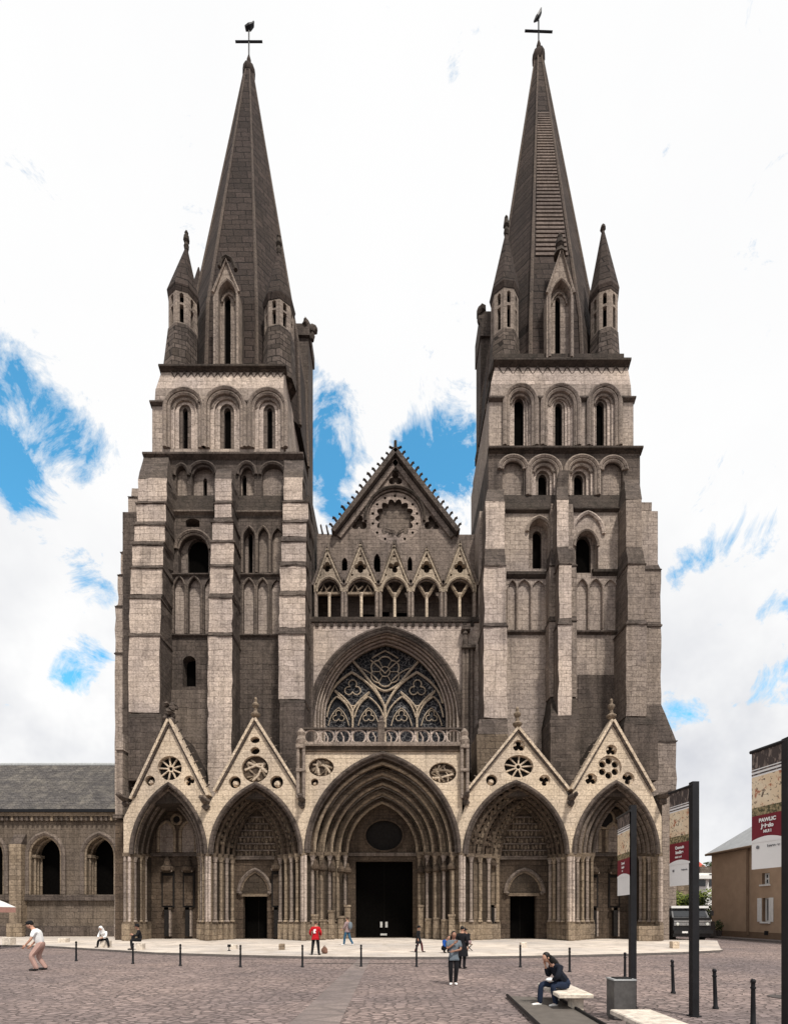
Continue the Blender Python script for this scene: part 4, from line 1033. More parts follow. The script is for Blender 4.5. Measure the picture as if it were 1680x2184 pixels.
# ================================================================ GROUND
def cobble(name, c1, c2, joint, sx, sy, bstr=.9):
    m, t, b = nt(name)
    tc = N(t, 'ShaderNodeTexCoord').outputs['Object']
    nz = N(t, 'ShaderNodeTexNoise'); nz.inputs['Scale'].default_value = 1.1; nz.inputs['Detail'].default_value = 4; t.links.new(tc, nz.inputs['Vector'])
    vm = N(t, 'ShaderNodeVectorMath', operation='MULTIPLY_ADD'); vm.inputs[1].default_value = (.28,.28,0); t.links.new(nz.outputs['Color'], vm.inputs[0]); t.links.new(tc, vm.inputs[2])
    v = mapping(t, vm.outputs[0], (sx, sy, 0))
    e = N(t, 'ShaderNodeTexVoronoi', feature='DISTANCE_TO_EDGE'); e.inputs['Scale'].default_value = 1; t.links.new(v, e.inputs['Vector']); e.inputs['Randomness'].default_value = .75
    c = N(t, 'ShaderNodeTexVoronoi'); c.inputs['Scale'].default_value = 1; t.links.new(v, c.inputs['Vector']); c.inputs['Randomness'].default_value = .75
    sp = N(t, 'ShaderNodeSeparateColor'); t.links.new(c.outputs['Color'], sp.inputs[0])
    col = mixc(t, sp.outputs[0], c1, c2)
    big = noise(t, tc, .22, 5, .6); fine = noise(t, tc, 14, 6, .7)
    spots = ramp(t, noise(t, mapping(t, tc, (.5,1,1)), .7, 6, .7, .6), .58, .74); col = mixc(t, math_(t, 'MULTIPLY', spots, .55), col, (.13,.105,.098))
    col = mixc(t, 1.0, col, ramp(t, big, .3, .7, (.62,.63,.68,1), (1.2,1.14,1.1,1)), 'MULTIPLY')
    col = mixc(t, 1.0, col, ramp(t, fine, .25, .75, (.7,.7,.7,1), (1.2,1.2,1.2,1)), 'MULTIPLY')
    jn = ramp(t, e.outputs['Distance'], .015, .13)
    jf = ramp(t, noise(t, tc, .8, 5, .65), .34, .66, (.25,.25,.25,1), (1,1,1,1))
    col = mixc(t, math_(t, 'MULTIPLY', math_(t, 'SUBTRACT', 1.0, jn), jf), col, joint)
    t.links.new(col, b.inputs['Base Color']); b.inputs['Roughness'].default_value = .8; b.inputs['Specular IOR Level'].default_value = .2
    h = math_(t, 'MULTIPLY_ADD', jn, 1.0, math_(t, 'MULTIPLY', fine, .5))
    bump(t, b, h, bstr, .03)
    return m
M['cobble'] = cobble('pinkish_cobbles', (.36,.285,.262), (.23,.183,.17), (.10,.082,.077), 5.0, 8.2, 1.0)
M['slabs'] = cobble('smooth_grey_slabs', (.25,.21,.195), (.215,.18,.168), (.14,.118,.11), 1.3, 2.0, .35)
M['parvis'] = cobble('pale_paving', (.68,.62,.545), (.60,.54,.475), (.40,.35,.30), .7, 1.1, .15)
M['kerb'] = plain('kerb_stone', (.14,.12,.11), .85)
M['gutter'] = plain('gutter_stone', (.07,.06,.056), .85)
g = MB(); nx = 4
g.add([(-260,-40,0),(260,-40,0),(260,420,0),(-260,420,0)], [(0,1,2,3)])
tag(g.build('ground', 'cobble'), kind='structure')
zp = .085
edge = [(-420,2010),(-60,2014),(100,2017),(250,2026),(330,2031),(500,2036),(645,2039.5),(820,2041),(1000,2040),(1200,2037),(1330,2034),(1450,2030.5),(1532,2026.5),(1541,2025),(1536,2023.5)]
pl = [G(a, b, zp) for a, b in edge] + [Vector((18.9, 30.2, zp)), Vector((17.3, 36, zp)), Vector((-45, 37, zp))]
pv = MB(); pv.panel([(p.x, p.y) for p in pl], [], zp, 0, 0, 1, lambda a, d, b: (a, b, d), back=False)
tag(pv.build('pavement', ['parvis', 'kerb']), kind='structure')
st = MB()
for a, b in zip(edge[:-3], edge[1:-2]):
    p, q = G(a[0], a[1], zp), G(b[0], b[1], zp); e = Vector((0,-.22,0))
    st.hexa([(p.x,p.y-.09,.002),(q.x,q.y-.09,.002),(q.x,q.y-.01,.002),(p.x,p.y-.01,.002)], [(p.x,p.y-.09,.012),(q.x,q.y-.09,.012),(q.x,q.y-.01,.012),(p.x,p.y-.01,.012)])
tag(st.build('kerb', 'gutter'), kind='structure')
pt = MB()
c = [G(600,2200), G(716,2200), G(790,2046), G(764,2046)]
pt.add([(p.x, p.y, .005) for p in c], [(0,1,2,3)])
tag(pt.build('path', 'slabs'), kind='structure')
gt = MB()
for a, b in (((652,2054.5),(770,2055)),((770,2055),(960,2056))):
    p, q = G(*a), G(*b); gt.add([(p.x,p.y-.09,.006),(q.x,q.y-.09,.006),(q.x,q.y+.09,.006),(p.x,p.y+.09,.006)], [(0,1,2,3)])
tag(gt.build('gutter', 'gutter'), kind='structure')
ps = MB(); ps.box(22.0, 23.0, 20, 38.2, 0, .1); ps.box(21.88, 22.0, 20, 38.2, -.01, .092, 1)
tag(ps.build('sidewalk', ['slabs', 'kerb']), kind='structure')
ps = MB(); ps.add([(X(1,28)-26,36.4,.104),(X(262,31),36.4,.104),(X(262,31),34.6,.104),(X(1,28)-26,34.6,.104)], [(0,1,2,3)])
# ================================================================ NORTH SIDE BUILDING
M['annex'] = stone('annex_limestone', (.21,.175,.145), (.13,.107,.088), (.05,.041,.034), soot=.5, sootc=(.035,.028,.022))
sb = thing('chapel_building', 'low stone side building with slate roof and deep pointed windows, left of the cathedral', 'building', (-26, 36, 0))
YS = 36.0
wn = [(-58, 10, 1908, 1824, 1782), (66, 132, 1908, 1824, 1784), (184, 246, 1908, 1824, 1784)]
w = MB(); zt = Z(1728, YS)
hs = [opening(*q, YS) for q in wn]
w.panel([(-40, 0), (-40, zt), (X(262,YS), zt), (X(262,YS), 0)], hs, YS, YS+1.1, 0, 1)
w.box(-40, X(262,YS)-.01, YS+1.4, 46, 0, zt-.01, 0)
w.box(-40, X(262,YS)-.02, YS-.25, YS-.004, Z(1921,YS), Z(1909,YS), 2); w.box(-40, X(262,YS)-.02, YS-.12, YS-.005, 0, Z(1975,YS), 2)
w.box(-40, X(262,YS)-.02, YS-.35, YS-.003, Z(1742,YS), zt+.004, 3); w.box(-40, X(262,YS)-.02, YS-.2, YS-.006, Z(1750,YS), Z(1742,YS)-.004, 0)
i = 0; px = -180
while px < 256: w.box(X(px,YS), X(px+4.5,YS), YS-.28, YS-.2, Z(1752,YS), Z(1742.5,YS), 2 if px % 2 else 3); px += 10.5; i += 1
w.build('wall', ['annex','warmp','dark','warmp'], sb)
for h, q in zip(hs, wn):
    a = MB(); a.panel(h, [], YS+1.12, YS+1.2)
    o = a.build('window', 'black', sb)
    a = MB(); hood(a, h, YS-.06, .17, .2, 0); hood(a, h, YS-.02, .1, .02, 1); hood(a, h, YS+.5, .1, -.08, 1, True)
    z0 = h[0][1]
    for dx, dy in ((.14,.25),(.14,.55),(.16,.85)): a.tube([(h[0][0]+dx, YS+dy, z0), (h[0][0]+dx, YS+dy, h[1][1])], .09, 7, 1); a.tube([(h[-1][0]-dx, YS+dy, z0), (h[-1][0]-dx, YS+dy, h[1][1])], .09, 7, 1)
    a.box(h[0][0], h[0][0]+.3, YS+.1, YS+1.0, h[1][1]-.15, h[1][1]+.05, 1)
    a.build('arch', ['mid','warmp'], o)
for l, r in ((20,45),(-120,-92)):
    a = MB(); a.box(X(l,35.4), X(r,35.4), 35.4, 35.996, .1, Z(1800,35.4)); a.hexa([(X(l,35.4),35.4,Z(1800,35.4)),(X(r,35.4),35.4,Z(1800,35.4)),(X(r,35.4),35.99,Z(1800,35.4)),(X(l,35.4),35.99,Z(1800,35.4))],
        [(X(l,35.4),35.9,Z(1777,35.4)),(X(r,35.4),35.9,Z(1777,35.4)),(X(r,35.4),35.99,Z(1777,35.4)),(X(l,35.4),35.99,Z(1777,35.4))], 1)
    a.box(X(l-4,35.2), X(r+4,35.2), 35.1, 35.397, .1, 1.0, 0); a.build('buttress', ['warmp','dark'], sb)
rf = MB(); zr = Z(1632, 41); z0 = Z(1726, 35.6)
rf.hexa([(-40,35.5,z0-.2),(X(262,36),35.5,z0-.2),(X(262,36),46.5,z0-.2),(-40,46.5,z0-.2)], [(-40,35.5,z0),(X(262,36),35.5,z0),(X(262,36),46.5,z0),(-40,46.5,z0)], 1)
rf.hexa([(-40,35.5,z0+.003),(X(262,36),35.5,z0+.003),(X(262,36),46.5,z0+.003),(-40,46.5,z0+.003)], [(-40,40.95,zr),(X(262,36),40.95,zr),(X(262,36),41.05,zr),(-40,41.05,zr)])
ro = rf.build('roof', ['slate','iron'], sb)
M['zinc'] = plain('zinc_ridge', (.42,.43,.43), .5, .3)
rg = MB(); rg.tube([(-40,41,zr+.02),(X(262,36),41,zr+.02)], .16, 7); rg.build('ridge', 'zinc', ro)
M['white'] = plain('white_paint', (.72,.71,.69), .6, var=.08)
sk = MB(); a, b_ = Vector((X(154,36.4), 36.1, Z(1723,36.1))), Vector((X(176,36.4), 36.1, Z(1723,36.1)))
sk.hexa([a, b_, b_ + Vector((.15,.5,.3)), a + Vector((.15,.5,.3))], [a+Vector((.1,0,.2)), b_+Vector((.1,0,.2)), b_+Vector((.3,.45,.6)), a+Vector((.3,.45,.6))])
sk.build('skylight', 'white', sb)
# ================================================================ HOUSE ON THE RIGHT
M['ochre'] = plain('ochre_render', (.40,.285,.20), .9, var=.12, scale=1.5, spec=.1)
M['ochred'] = plain('dark_ochre_render', (.17,.115,.078), .9, var=.15, scale=2, spec=.1)
M['zincroof'] = plain('pale_slate_roof', (.33,.34,.35), .6, var=.15, scale=3)
M['pane'] = plain('window_glass', (.02,.022,.026), .12, spec=.6)
hb = thing('house', 'ochre rendered house with white shutters and pale hipped roof, at the right edge', 'house', (25, 32, 0))
XH = 23.0
def yh(px): return (XH) * F / (px - CX)
def zh(px, py): return Z(py, yh(px))
def winrect(pl, pr, pt, pb): 
    ya, yb = yh(pl), yh(pr); m = (pl+pr)/2
    return yb, ya, zh(m, pb), zh(m, pt)
w1 = winrect(1625, 1640, 1915, 1966); w2 = winrect(1624, 1640, 1862, 1886); w3 = winrect(1678, 1694, 1915, 1990)
def rect(q): return [(q[0],q[2]),(q[0],q[3]),(q[1],q[3]),(q[1],q[2])]
hw = MB(); fh = lambda u, d, v: (XH + d, u, v)
hw.panel([(20,0),(20,6.0),(37.4,6.0),(37.4,0)], [rect(w1), rect(w2), rect(w3)], 0, .35, 0, 1, fh)
hw.box(XH+.36, 31, 20.01, 37.39, 0, 5.98, 0)
hw.box(XH-.03, XH-.004, 20, 37.38, 0, .5, 1)
hw.build('wall', ['ochre','ochred'], hb)
for q, sh_ in ((w1,1),(w2,0),(w3,1)):
    a = MB(); a.box(XH+.25, XH+.28, q[0], q[1], q[2], q[3]); o = a.build('window', 'pane', hb)
    a = MB()
    ym = (q[0]+q[1])/2; zm = (q[2]+q[3])/2
    for ya, yb, za, zb in ((q[0],q[0]+.08,q[2],q[3]),(q[1]-.08,q[1],q[2],q[3]),(ym-.04,ym+.04,q[2]+.08,q[3]-.08),(q[0]+.081,q[1]-.081,q[2],q[2]+.08),(q[0]+.081,q[1]-.081,q[3]-.08,q[3])): a.box(XH+.18, XH+.245, ya, yb, za, zb)
    if not sh_: a.box(XH+.17, XH+.24, q[0]+.09, q[1]-.09, zm-.05, zm+.05)
    a.box(XH-.12, XH-.004, q[0]-.1, q[1]+.1, q[2]-.1, q[2]-.004)
    a.build('frame', 'white', o)
    if sh_:
        for s in (0, 1):
            yy = q[1] + .03 if s else q[0] - .03; wd = (q[1]-q[0])*.55; ya, yb = (yy, yy+wd) if s else (yy-wd, yy)
            a = MB(); a.box(XH-.08, XH-.03, ya, yb, q[2], q[3])
            for k in range(9): zz = q[2] + (q[3]-q[2])*(k+.5)/9; a.box(XH-.095, XH-.083, ya+.06, yb-.06, zz-.03, zz+.03)
            a.build('shutter', 'white', hb)
rf = MB(); e = .25
rf.hexa([(XH-e,19.5,5.9),(31.3,19.5,5.9),(31.3,37.7,5.9),(XH-e,37.7,5.9)], [(XH-e,19.5,6.03),(31.3,19.5,6.03),(31.3,37.7,6.03),(XH-e,37.7,6.03)], 1)
rf.hexa([(XH-e,19.5,6.034),(31.3,19.5,6.034),(31.3,37.7,6.034),(XH-e,37.7,6.034)], [(27.1,19.5,9.4),(27.2,19.5,9.4),(27.2,34.6,9.4),(27.1,34.6,9.4)])
rf.build('roof', ['zincroof','iron'], hb)
a = MB(); a.tube([(XH-.12, yh(1597), .3), (XH-.12, yh(1597), 5.85)], .07, 7); a.tube([(XH-.3,19.6,5.95),(XH-.3,37.6,5.95)], .09, 7); a.build('drainpipe', 'ochred', hb)
a = MB(); a.box(XH-.05, XH-.004, yh(1634)-.15, yh(1634)+.15, .35, .6); a.build('air_vent', 'iron', hb)
# things by the house corner
M['leaf'] = plain('foliage', (.17,.21,.03), .6, var=.55, scale=2.2)
M['leafd'] = plain('dark_foliage', (.04,.06,.016), .7, var=.5, scale=3)
M['terra'] = plain('dark_pot', (.05,.04,.036), .7)
M['bark'] = plain('bark', (.06,.045,.035), .9)
def leaves(mb, c, r, n, size, rnd, mats=(0,1), lobes=None):
    lobes = lobes or [(c, r)]
    for i in range(n):
        lc, lr = rnd.choice(lobes)
        d = Vector((rnd.gauss(0,1), rnd.gauss(0,1), rnd.gauss(0,1))).normalized() * (rnd.random()**.4)
        p = Vector((lc[0]+d.x*lr[0], lc[1]+d.y*lr[1], lc[2]+d.z*lr[2]))
        a = Vector((rnd.gauss(0,1), rnd.gauss(0,1), rnd.gauss(0,1))).normalized(); b = a.orthogonal().normalized()
        s = size * rnd.uniform(.6, 1.4)
        mb.add([p - a*s, p + b*s*.5, p + a*s, p - b*s*.5], [(0,1,2,3)], mats[0] if d.z > -.25 and rnd.random() > .25 else mats[1])
pp = thing('potted_plant', 'small dark potted plant standing against the ochre house wall', 'plant', (22.55, yh(1540)-.3, .1))
b0 = pp.location
a = MB(); a.lathe((b0.x,b0.y,.1), [(.14,0),(.2,.32),(.22,.34),(.22,.4),(.17,.4)], 10); a.build('pot', 'terra', pp)
a = MB(); leaves(a, (b0.x,b0.y,.85), (.3,.3,.4), 160, .09, random.Random(3)); a.build('leaves', ['leafd','leafd'], pp)
sg = thing('folding_sign', 'leaning dark folding board beside the potted plant at the house corner', 'sign', (21.75, 35.6, .0))
b0 = sg.location
for s in (-1, 1):
    a = MB(); a.hexa([(b0.x-.32,b0.y+s*.28,.1),(b0.x+.32,b0.y+s*.28,.1),(b0.x+.32,b0.y+s*.24,.1),(b0.x-.32,b0.y+s*.24,.1)], [(b0.x-.32,b0.y+s*.03,1.15),(b0.x+.32,b0.y+s*.03,1.15),(b0.x+.32,b0.y+s*.005,1.15),(b0.x-.32,b0.y+s*.005,1.15)]); a.build('board', 'terra', sg)
# bush, wall and buildings at the end of the street
bu = thing('bush', 'big yellow-green bush behind the parked truck', 'bush', (X(1488,40), 40, 0))
rnd = random.Random(11); a = MB(); bx = bu.location.x
lob = [((bx+rnd.uniform(-1.5,1.6), 40+rnd.uniform(-.6,.8), rnd.uniform(1.2,3.0)), (.8,.7,.65)) for _ in range(11)] + [((X(1505,40),40,3.1),(.9,.7,.6)),((X(1475,40),40,2.7),(.8,.7,.6))]
leaves(a, None, None, 5200, .11, rnd, (0,1), lob); a.build('foliage', ['leaf','leafd'], bu)
a = MB()
for i in range(5): a.tube([(bx+rnd.uniform(-.3,.3),40,0),(bx+rnd.uniform(-1,1),40.1,1.4),(bx+rnd.uniform(-1.5,1.5),40,2.6)], [.09,.06,.02], 6)
a.build('stem', 'bark', bu)
a = MB(); a.box(X(1438,43), X(1480,43), 43, 43.5, 0, Z(1868,43)); a.box(X(1437,43), X(1481,43), 42.9, 43.6, Z(1868,43)+.003, Z(1862,43))
o = a.build('garden_wall', 'warmp', None, False, (X(1459,43), 43, 0)); tag(o, 'ochre stone garden wall behind the bush and below a banner', 'wall')
wb = thing('terrace_building', 'distant white building with a roof terrace and awning, between cathedral and house', 'building', (X(1515,52), 52, 0))
a = MB(); a.box(X(1470,52), X(1560,52), 52, 60, 0, Z(1862,52)); a.box(X(1505,52), X(1560,52), 53, 60, Z(1862,52)+.003, Z(1846,52), 1); a.build('wall', ['white','mid'], wb)
a = MB(); a.box(X(1466,51.5), X(1518,51.5), 50.8, 51.99, Z(1875,51.5), Z(1868,51.5)); a.build('awning', 'white', wb)
a = MB(); a.box(X(1490,51.8), X(1505,51.8), 51.9, 51.99, Z(1890,51.8), Z(1876,51.8)); a.box(X(1514,51.8), X(1524,51.8), 51.9, 51.99, Z(1890,51.8), Z(1864,51.8)); a.build('window', 'pane', wb)
rbt = thing('red_roof_house', 'distant house showing a red tiled roof above the white building', 'house', (X(1495,66), 66, 0))
M['tile'] = plain('red_roof_tiles', (.42,.07,.045), .8, var=.3, scale=2)
a = MB(); a.box(X(1478,66), X(1512,66), 66, 74, 0, Z(1858,66)); a.build('wall', 'mid', rbt)
a = MB(); a.hexa([(X(1476,66),65.8,Z(1858,66)+.003),(X(1514,66),65.8,Z(1858,66)+.003),(X(1514,66),74,Z(1858,66)+.003),(X(1476,66),74,Z(1858,66)+.003)], [(X(1480,66),69.5,Z(1826,69.5)),(X(1508,66),69.5,Z(1826,69.5)),(X(1508,66),70,Z(1826,69.5)),(X(1480,66),70,Z(1826,69.5))]); a.build('roof', 'tile', rbt)
tr_ = thing('tree', 'grey-brown tree crown beyond the white terrace building', 'tree', (X(1518,62), 62, 0))
a = MB(); leaves(a, (X(1518,62),62,6.6), (1.6,1.3,1.5), 900, .2, random.Random(5)); a.build('crown', ['leafd','bark'], tr_)
a = MB(); a.tube([(X(1518,62),62,0),(X(1518,62),62,6.5)], [.25,.1], 7); a.build('trunk', 'bark', tr_)
# ================================================================ TRUCK
M['truckb'] = plain('black_truck_paint', (.012,.012,.013), .35, var=.1, spec=.5)
M['truckg'] = plain('grey_cab_paint', (.09,.09,.095), .4)
M['chrome'] = plain('dull_chrome', (.5,.5,.5), .3, .8)
M['rubber'] = plain('rubber', (.012,.012,.012), .9)
M['lamp'] = plain('headlamp_glass', (.6,.6,.56), .15)
tk = thing('truck', 'dark truck with white roof and silver grille parked beside the cathedral corner', 'truck', (X(1475,31), 31, 0))
x0, x1 = X(1434,31), X(1515,31); y0 = 31.0; zz = lambda py: Z(py, 31)
a = MB(); a.hexa([(x0,y0,zz(1998)),(x1,y0,zz(1998)),(x1,y0+5,zz(1998)),(x0,y0+5,zz(1998))], [(x0,y0,zz(1957)),(x1,y0,zz(1957)),(x1,y0+5,zz(1957)),(x0,y0+5,zz(1957))], 0)
a.hexa([(x0+.03,y0+.12,zz(1957)+.003),(x1-.03,y0+.12,zz(1957)+.003),(x1-.03,y0+5,zz(1957)+.003),(x0+.03,y0+5,zz(1957)+.003)], [(x0+.1,y0+.4,zz(1937)),(x1-.1,y0+.4,zz(1937)),(x1-.1,y0+5,zz(1937)),(x0+.1,y0+5,zz(1937))], 1)
a.build('body', ['truckb','truckg'], tk)
a = MB(); a.hexa([(x0+.14,y0+.11,zz(1955)),(x1-.14,y0+.11,zz(1955)),(x1-.14,y0+.15,zz(1955)),(x0+.14,y0+.15,zz(1955))], [(x0+.2,y0+.36,zz(1939)),(x1-.2,y0+.36,zz(1939)),(x1-.2,y0+.40,zz(1939)),(x0+.2,y0+.40,zz(1939))]); a.build('windscreen', 'pane', tk)
a = MB(); a.box(x0+.02, x1-.02, y0+.2, y0+5, zz(1937)+.003, zz(1932)); a.build('roof', 'white', tk)
a = MB(); a.box(x0+.05, x1-.05, y0-.06, y0-.004, zz(1967), zz(1963)); a.box(x0+.05, x1-.05, y0-.05, y0-.005, zz(1974), zz(1968))
for k in range(12): xx = lerp(x0+.4, x1-.4, k/11); a.box(xx-.03, xx+.03, y0-.08, y0-.051, zz(1974), zz(1968))
a.build('grille', 'chrome', tk)
for xx in (x0+.25, x1-.25): a = MB(); a.lathe((0,0,0), [(.09,0),(.10,.03),(.08,.05),(.02,.06)], 10); a.v = [(xx+v[0], y0-.05-v[2], zz(1971)+v[1]) for v in a.v]; a.build('headlight', 'lamp', tk)
a = MB(); a.box(x0-.03, x1+.03, y0-.18, y0-.004, zz(1991), zz(1984)); a.build('bumper', 'truckb', tk)
a = MB(); a.box(X(1450,31), X(1462,31), y0-.2, y0-.184, zz(1990), zz(1986)); a.build('number_plate', 'white', tk)
for s in (0, 1):
    for yy in (y0+.7, y0+4):
        xx = (x0+.16) if not s else (x1-.16); a = MB(); a.lathe((0,0,0), [(.05,-.14),(.3,-.14),(.36,-.08),(.36,.08),(.3,.14),(.05,.14)], 16); a.v = [(xx+v[2], yy+v[0], .36+v[1]) for v in a.v]; a.build('wheel', 'rubber', tk)
    xx = x0-.14 if not s else x1+.14; a = MB(); a.box(xx-.09, xx+.09, y0+.1, y0+.16, zz(1953), zz(1942)); a.tube([(xx,y0+.13,zz(1947)),(xx+(.2 if not s else -.2),y0+.3,zz(1946))], .02, 5); a.build('mirror', 'truckb', tk)
# ================================================================ STREET FURNITURE
def bollard_at(root, base):
    a = MB(); x, y = base
    a.lathe((x,y,0), [(.048,0),(.048,.03),(.034,.05),(.031,.30),(.027,.54),(.037,.545),(.037,.57),(.027,.575),(.027,.62)], 10)
    a.build('post', 'iron', root, True); a = MB()
    a.lathe((x,y,.62), [(.025,0),(.034,.015),(.034,.045),(.022,.062),(.01,.066)], 10); a.build('cap', 'iron', root, True)
BG = 'slim black bollards along the square'
BL = [(163,2050,'leftmost bollard, behind the bending man in white'),(284,2056,'bollard in front of the seated figure in black'),
      (385,2060,'bollard in front of the north portal pier, third from the left'),(513,2063,'bollard in front of the small north doorway'),
      (645,2063,'bollard just left of the man in the red jacket'),(770,2062,'bollard right of the paved strip, before the open main door'),
      (888,2062,'bollard in front of the walking figure in black'),(1109,2063,'bollard before the small south doorway'),
      (1214,2073,'bollard directly behind the seated long-haired woman'),(1332,2091,'bollard just behind the grey metal bin'),
      (1435,2119,'bollard between the two left banner posts'),(1525,2152,'bollard right of the middle banner post'),(1605,2190,'nearest bollard, second from the right frame edge post')]
p0 = None
for i, (a, b, lab) in enumerate(BL):
    q = G(a, b)
    lab = 'slim black iron ' + lab
    if p0 is None:
        p0 = thing('bollard', lab, 'bollard', (q.x, q.y, 0), 0, BG); bollard_at(p0, (q.x, q.y))
    else:
        r = dup(p0, (q.x, q.y, 0), 0, lab)
        if i == 10: r.rotation_euler = (0, R(-2.0), 0)
        if i == 11: r.rotation_euler = (0, R(-1.8), 0)
# banner posts
def mat_paint():
    m, t, b = nt('banner_painting'); tc = N(t, 'ShaderNodeTexCoord').outputs['Object']
    n1 = noise(t, tc, 9, 4, .6, .5); n2 = noise(t, tc, 22, 3, .6, .8); n3 = noise(t, tc, 3, 3)
    col = mixc(t, ramp(t, n3, .3, .7), (.70,.52,.33), (.78,.66,.48))
    col = mixc(t, ramp(t, n1, .56, .62), col, (.38,.13,.06)); col = mixc(t, ramp(t, n2, .58, .64), col, (.10,.065,.045))
    t.links.new(col, b.inputs['Base Color']); b.inputs['Roughness'].default_value = .7; return m
def mat_top():
    m, t, b = nt('banner_architecture'); tc = N(t, 'ShaderNodeTexCoord').outputs['Object']
    n1 = noise(t, mapping(t, tc, (1,1,.35)), 26, 3, .6, .4)
    t.links.new(mixc(t, ramp(t, n1, .52, .6), (.05,.035,.03), (.22,.17,.14)), b.inputs['Base Color']); b.inputs['Roughness'].default_value = .7; return m
def mat_green():
    m, t, b = nt('banner_foliage'); tc = N(t, 'ShaderNodeTexCoord').outputs['Object']
    t.links.new(mixc(t, ramp(t, noise(t, tc, 30, 4), .42, .6), (.06,.055,.02), (.36,.28,.15)), b.inputs['Base Color']); b.inputs['Roughness'].default_value = .7; return m
M['bpaint'], M['btop'], M['bgreen'] = mat_paint(), mat_top(), mat_green()
M['bred'] = plain('banner_crimson', (.17,.012,.022), .6, var=.08); M['bwhite'] = plain('banner_white', (.78,.77,.75), .6, var=.03); M['btxt'] = plain('banner_lettering', (.8,.78,.76), .6, var=.02); M['bgrey'] = plain('banner_small_print', (.16,.16,.17), .6)
M['post'] = plain('dark_steel_post', (.016,.016,.018), .45, .3)
def banner(label, post, top, half, R0, L0, lines, group='banner posts at the right of the square'):
    """post (px,py) on the ground; R0/L0: (px, Y, top row, bottom row) of the cloth's near and far edges"""
    q = G(*post); rt = thing('banner_post', label, 'banner post', (q.x, q.y, 0), 0, group)
    a = MB(); zt = Z(top, q.y); a.box(q.x-half, q.x+half, q.y-half, q.y+half, 0, zt); a.box(q.x-half*1.5, q.x+half*1.5, q.y-half*1.5, q.y+half*1.5, .004, .02); a.build('post', 'post', rt)
    A = Vector((X(R0[0],R0[1]), R0[1], 0)); B = Vector((X(L0[0],L0[1]), L0[1], 0)); 
    z1, z0 = Z(R0[2],R0[1]), Z(R0[3],R0[1]); H = z1 - z0; W = (A-B).length
    ux = (A-B).normalized(); nn = Vector((ux.y, -ux.x, 0))
    if nn.dot(B) > 0: nn = -nn
    def P(u, v, d=0): return B + ux*(u*W) + Vector((0,0,z0+v*H)) + nn*d
    a = MB()
    bands = [(0,.36,4),(.36,.405,3),(.30,.36,3)]
    cuts = [(.225,.45,3),(.45,.52,2),(.52,.78,1),(.78,.845,4),(.845,1.0,0)]
    for v0, v1, mi in cuts:
        a.add([P(0,v0),P(1,v0),P(1,v1),P(0,v1)], [(0,1,2,3)], mi)
    for k in range(10):                       # white field with an arched top
        u0, u1 = k/10, (k+1)/10; f = lambda u: .225 + .045*math.sin(math.pi*min(1, .12+u*.80))
        a.add([P(u0,0),P(u1,0),P(u1,.225),P(u0,.225)], [(0,1,2,3)], 4)
        a.add([P(u0,.222,.004),P(u1,.222,.004),P(u1,f(u1),.004),P(u0,f(u0),.004)], [(0,1,2,3)], 4)
    for v in (.80,.83): a.add([P(0,v-.006,.003),P(1,v-.006,.003),P(1,v+.006,.003),P(0,v+.006,.003)], [(0,1,2,3)], 0)
    o = a.build('banner', ['btop','bpaint','bgreen','bred','bwhite'], rt)
    a = MB(); a.tube([P(-.04,1.0), P(1.1,1.0)], .022, 6); a.build('crossbar', 'post', rt)
    for txt, u, v, sz, mt in lines:
        cu = bpy.data.curves.new('lettering', 'FONT'); cu.body = txt; cu.size = sz*H; cu.align_x = 'CENTER'; cu.extrude = 0; cu.offset = .004*sz/.05
        ob = bpy.data.objects.new('tmp', cu); COL.objects.link(ob); dg = bpy.context.evaluated_depsgraph_get()
        me = bpy.data.meshes.new_from_object(ob.evaluated_get(dg)); bpy.data.objects.remove(ob)
        xs = [v_.co.x for v_ in me.vertices]
        if not xs: continue
        wtx = max(xs) - min(xs); fx = min(1.0, .8*W/wtx) if mt == 'btxt' else min(1, .45*W/wtx)
        for v_ in me.vertices:
            p = P(u, v, .008) + ux*(v_.co.x*fx) + Vector((0,0,v_.co.y)) - rt.location; v_.co = p
        me.materials.clear(); me.materials.append(M[mt])
        t_ = bpy.data.objects.new('lettering', me); COL.objects.link(t_); t_.parent = o
    return rt
banner('short dark banner post by the bin, its crimson and white banner before the south portal', (1348,2150), 1718, .048, (1342,8.8,1730,1908), (1316,9.45,0,0), [('Qunnul', .5, .385, .04, 'btxt'), ('bndina', .5, .335, .04, 'btxt'), ('dud', .45, .295, .028, 'btxt')])
banner('middle dark banner post, tall and thick, its banner in front of the cathedral corner', (1479,2168), 1668, .052, (1472,8.12,1676,1887), (1427,8.62,0,0), [('Qunnuit', .5, .385, .04, 'btxt'), ('bndina', .5, .335, .045, 'btxt'), ('dud ceri', .45, .292, .03, 'btxt'), ('Bidduvudn', .72, .155, .022, 'bgrey'), ('\u25a0', .2, .15, .03, 'bgrey')])
banner('banner post cut by the right frame edge, its large banner before the ochre house', (1681,2244), 1574, .05, (1673,6.02,1580,1848), (1602,6.45,0,0), [('PAWLIC', .5, .39, .042, 'btxt'), ('Jalado', .5, .34, .046, 'btxt'), ('MUI I', .5, .298, .032, 'btxt'), ('\u25cf', .2, .17, .035, 'bgrey'), ('I-vvar- ar', .68, .175, .03, 'bgrey')])
